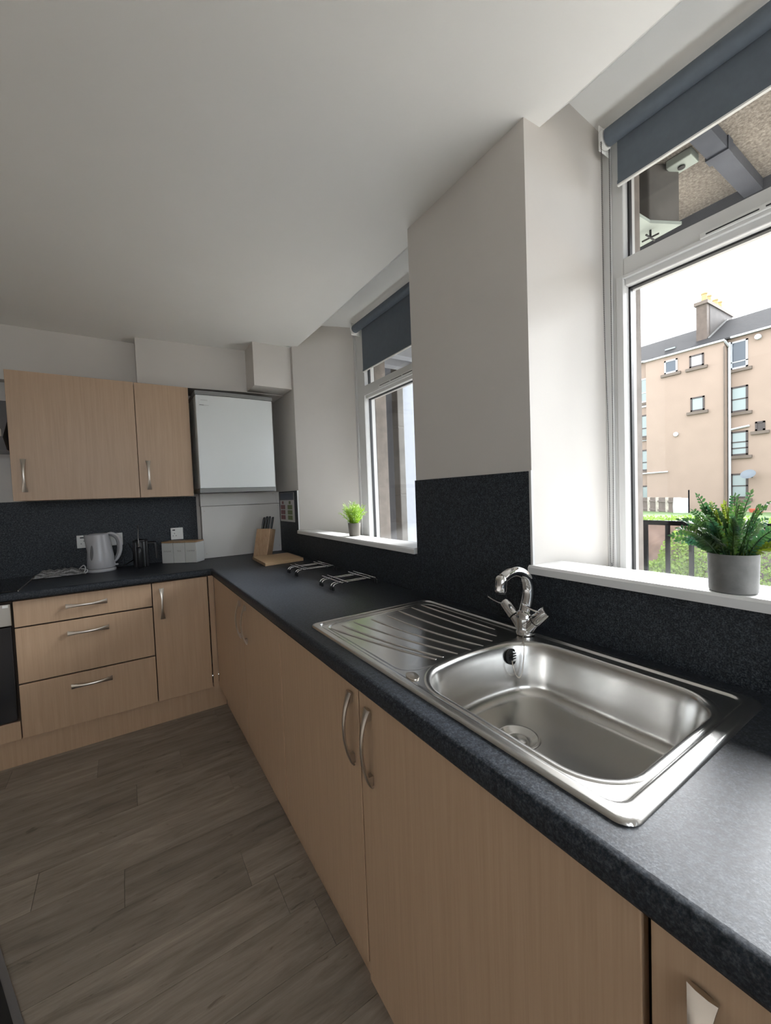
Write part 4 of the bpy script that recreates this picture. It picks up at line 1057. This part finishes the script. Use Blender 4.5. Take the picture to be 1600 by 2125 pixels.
# blinds
def blind(yl, yr, zc, zbot, ycl, label, chain):
    xr = 0.350
    t = T('roller_blind', (xr,(yl+yr)/2,zc), label, 'blind')
    MB().tube([(xr,yl-0.030,zc),(xr,yr,zc)],0.0265,28).build('roller', M['blind'], t, smooth=True, angle=60)
    MB().box(xr+0.012,xr+0.0135,yr,ycl,zbot+0.012,zc+0.0).build('fabric', M['blind'], t)
    MB().box(xr+0.009,xr+0.017,yr,ycl,zbot,zbot+0.012).build('hem_bar', M['blind'], t)
    MB().box(xr+0.008,xr+0.018,yr,ycl,zbot-0.005,zbot).build('hem_strip', M['white_plastic'], t, label='pale bottom strip')
    MB().lathe([(0.0,0),(0.026,0),(0.030,0.004),(0.030,0.014),(0.0,0.014)],(xr,yl-0.012,zc),24,axis=(0,-1,0)).build('bracket', M['white_plastic'], t, smooth=True)
    MB().box(xr-0.02,0.3995,yl-0.012,yl-0.008,zc-0.035,zc+0.045).build('bracket', M['white_plastic'], t, bevel=0.002)
    y = yl-0.020
    if chain:
        zb_ = chain
        pts_ = [(xr-0.024,y,zc+0.01),(xr-0.022,y,1.9),(xr-0.014,y-0.004,1.5),(xr-0.012,y-0.004,zb_+0.03),(xr-0.004,y-0.004,zb_),(xr+0.006,y-0.004,zb_+0.03),(xr+0.014,y-0.004,1.5),(xr+0.022,y,1.9),(xr+0.024,y,zc+0.01)]
        q = dense(catmull(pts_,8), 0.0030)
        MB().tube(q,[0.0022 if k%2 else 0.0008 for k in range(len(q))],6).build('bead_chain', M['bead_metal'], t, smooth=True, angle=80)
blind(-2.548, -3.84, 2.462, 2.303, -2.600, 'charcoal roller blind on the right window, above the sink', 1.068)
blind(-0.838, -1.755, 2.462, 2.160, -0.935, 'charcoal roller blind on the left window, pulled lower', None)
# plants
px_, py_ = 0.026, -2.992; pz = 1.0985
p1 = T('potted_plant', (px_,py_,pz), 'dark green leafy plant in a grey concrete pot on the right sill', 'plant')
MB().lathe([(0.0,0.0005),(0.0385,0.0005),(0.0408,0.003),(0.0425,0.078),(0.0420,0.081),(0.0388,0.081),(0.0384,0.068),(0.0,0.068)],(px_,py_,pz),44).build('pot', M['concrete_pot'], p1, smooth=True, angle=35)
MB().lathe([(0.0382,0.0685),(0.03,0.071),(0.0,0.073)],(px_,py_,pz),24).build('soil', M['soil'], p1, smooth=True)
random.seed(5)
def frond(b, base, tip, bend, nl, ll, lw):
    base = Vector(base); tip = Vector(tip); mid = (base+tip)/2 + Vector(bend)
    pts = [base*(1-t)**2+mid*2*t*(1-t)+tip*t*t for t in [k/8 for k in range(9)]]
    b.mi = 0; b.tube(pts,[0.0016-0.0009*k/8 for k in range(9)],5)
    rnd = random.random()*6.28
    for k in range(nl):
        t = 0.12+0.88*k/(nl-1); p = base*(1-t)**2+mid*2*t*(1-t)+tip*t*t
        dr_ = ((mid-base)*(1-t)+(tip-mid)*t).normalized()
        sd = dr_.cross(Vector((math.cos(rnd),math.sin(rnd),0.35))).normalized(); upv = sd.cross(dr_)
        sc_ = ll*(0.75+0.45*math.sin(math.pi*min(1,t*1.02)))*random.uniform(0.85,1.15)
        for s_ in (1,-1):
            d_ = (sd*s_*0.86+dr_*0.5+upv*random.uniform(-0.1,0.35)).normalized(); nrm = d_.cross(dr_).normalized(); wv_ = nrm.cross(d_)
            a = p; L_ = sc_
            b.add([a, a+d_*L_*0.4+wv_*lw*sc_-nrm*0.0006, a+d_*L_*0.8+wv_*lw*0.8*sc_, a+d_*L_, a+d_*L_*0.8-wv_*lw*0.8*sc_, a+d_*L_*0.4-wv_*lw*sc_-nrm*0.0006, a+d_*L_*0.5+nrm*0.0010],
                  [(0,1,6),(1,2,6),(2,3,6),(3,4,6),(4,5,6),(5,0,6)])
    d_ = (tip-mid).normalized()
    b.add([tip, tip+d_*ll*0.5+d_.orthogonal()*ll*0.25, tip+d_*ll, tip+d_*ll*0.5-d_.orthogonal()*ll*0.25],[(0,1,2,3)])
nf = 44
for k in range(nf):
    a = 2*math.pi*k/nf*2.4 + random.uniform(-0.2,0.2); rad = 0.006+0.026*random.random()
    base_ = (px_+rad*math.cos(a), py_+rad*math.sin(a), pz+0.070)
    sp3 = random.uniform(0.35,1.0); hgt = 0.205-0.085*sp3*sp3+random.uniform(-0.02,0.015)
    if sp3 > 0.8: hgt -= 0.018*random.random()
    out = 0.095*sp3
    tip_ = (px_+(rad*0.6+out)*math.cos(a), py_+(rad*0.6+out)*math.sin(a), pz+hgt)
    tip_ = (min(tip_[0], 0.22), tip_[1], tip_[2])
    b = MB(); frond(b, base_, tip_, (-0.012*math.cos(a),-0.012*math.sin(a),0.02), random.randint(13,17), random.uniform(0.0105,0.0145), 0.25)
    b.build('frond', M['zz_leaf2'] if k % 6 == 2 else M['zz_leaf'], p1, fix=False)
qx, qy = 0.085, -1.232; qz = 1.0985
p2_ = T('potted_plant', (qx,qy,qz), 'bright lime green bushy plant in a small taupe pot on the left sill', 'plant')
MB().lathe([(0.0,0.0005),(0.029,0.0005),(0.031,0.003),(0.037,0.072),(0.0365,0.075),(0.034,0.075),(0.033,0.066),(0.0,0.066)],(qx,qy,qz),36).build('pot', M['taupe_pot'], p2_, smooth=True, angle=35)
random.seed(9)
for s_ in range(80):
    a = random.random()*6.283; el = random.random()**0.6; hz = random.uniform(0.55,1.0)
    base_ = Vector((qx+0.02*math.cos(a)*el, qy+0.02*math.sin(a)*el, qz+0.064))
    out = 0.088*el; tip_ = Vector((qx+out*math.cos(a), qy+out*math.sin(a), qz+0.085+0.115*hz*(1-0.45*el*el)))
    if tip_.x > 0.19: tip_.x = 0.19
    b = MB(); mid = (base_+tip_)/2+Vector((-0.015*math.cos(a),-0.015*math.sin(a),0.006))
    pts_ = [base_*(1-t)**2+mid*2*t*(1-t)+tip_*t*t for t in [k/6 for k in range(7)]]
    b.tube(pts_,[0.0012-0.0006*k/6 for k in range(7)],4)
    for k in range(30):
        t = random.uniform(0.1,1.0); p = base_*(1-t)**2+mid*2*t*(1-t)+tip_*t*t
        d_ = (Vector((random.gauss(0,1),random.gauss(0,1),random.gauss(0.5,0.6))).normalized()*0.8+(tip_-mid).normalized()*0.5).normalized()
        wv_ = d_.orthogonal().normalized(); L_ = random.uniform(0.012,0.022)
        b.quad(p, p+d_*L_*0.5+wv_*0.0017, p+d_*L_, p+d_*L_*0.5-wv_*0.0017)
    b.build('sprig', M['lime'], p2_, fix=False)
# dark mat at the lower left corner
dvx = Vector((0.328,-0.945,0)); nvx = Vector((-0.945,-0.328,0))
A0 = Vector((-1.475,-1.506,0.0005)); A1 = A0 + dvx*0.62
bf = T('floor_mat', tuple((A0+A1)/2+nvx*0.2), 'black floor mat with a dark grey edge at the lower left corner', 'mat')
Z8 = Vector((0,0,0.0075)); I0 = A0+nvx*0.018+dvx*0.018; I1 = A1+nvx*0.018-dvx*0.018; I2 = A1+nvx*0.42-dvx*0.018; I3 = A0+nvx*0.42+dvx*0.018
MB().prism([I0,I1,I2,I3],(0,0,0.009)).build('pile', M['rubber'], bf)
eb = MB(); O4 = [A0,A1,A1+nvx*0.438,A0+nvx*0.438]; I4 = [I0,I1,I2,I3]
for k in range(4):
    k2 = (k+1)%4
    eb.add([O4[k],O4[k2],I4[k2],I4[k],O4[k]+Z8*0.4,O4[k2]+Z8*0.4,I4[k2]+Z8,I4[k]+Z8],[(0,3,2,1),(4,5,6,7),(0,1,5,4),(1,2,6,5),(2,3,7,6),(3,0,4,7)])
eb.build('edging', M['grey_plastic'], bf, label='dark grey edging')
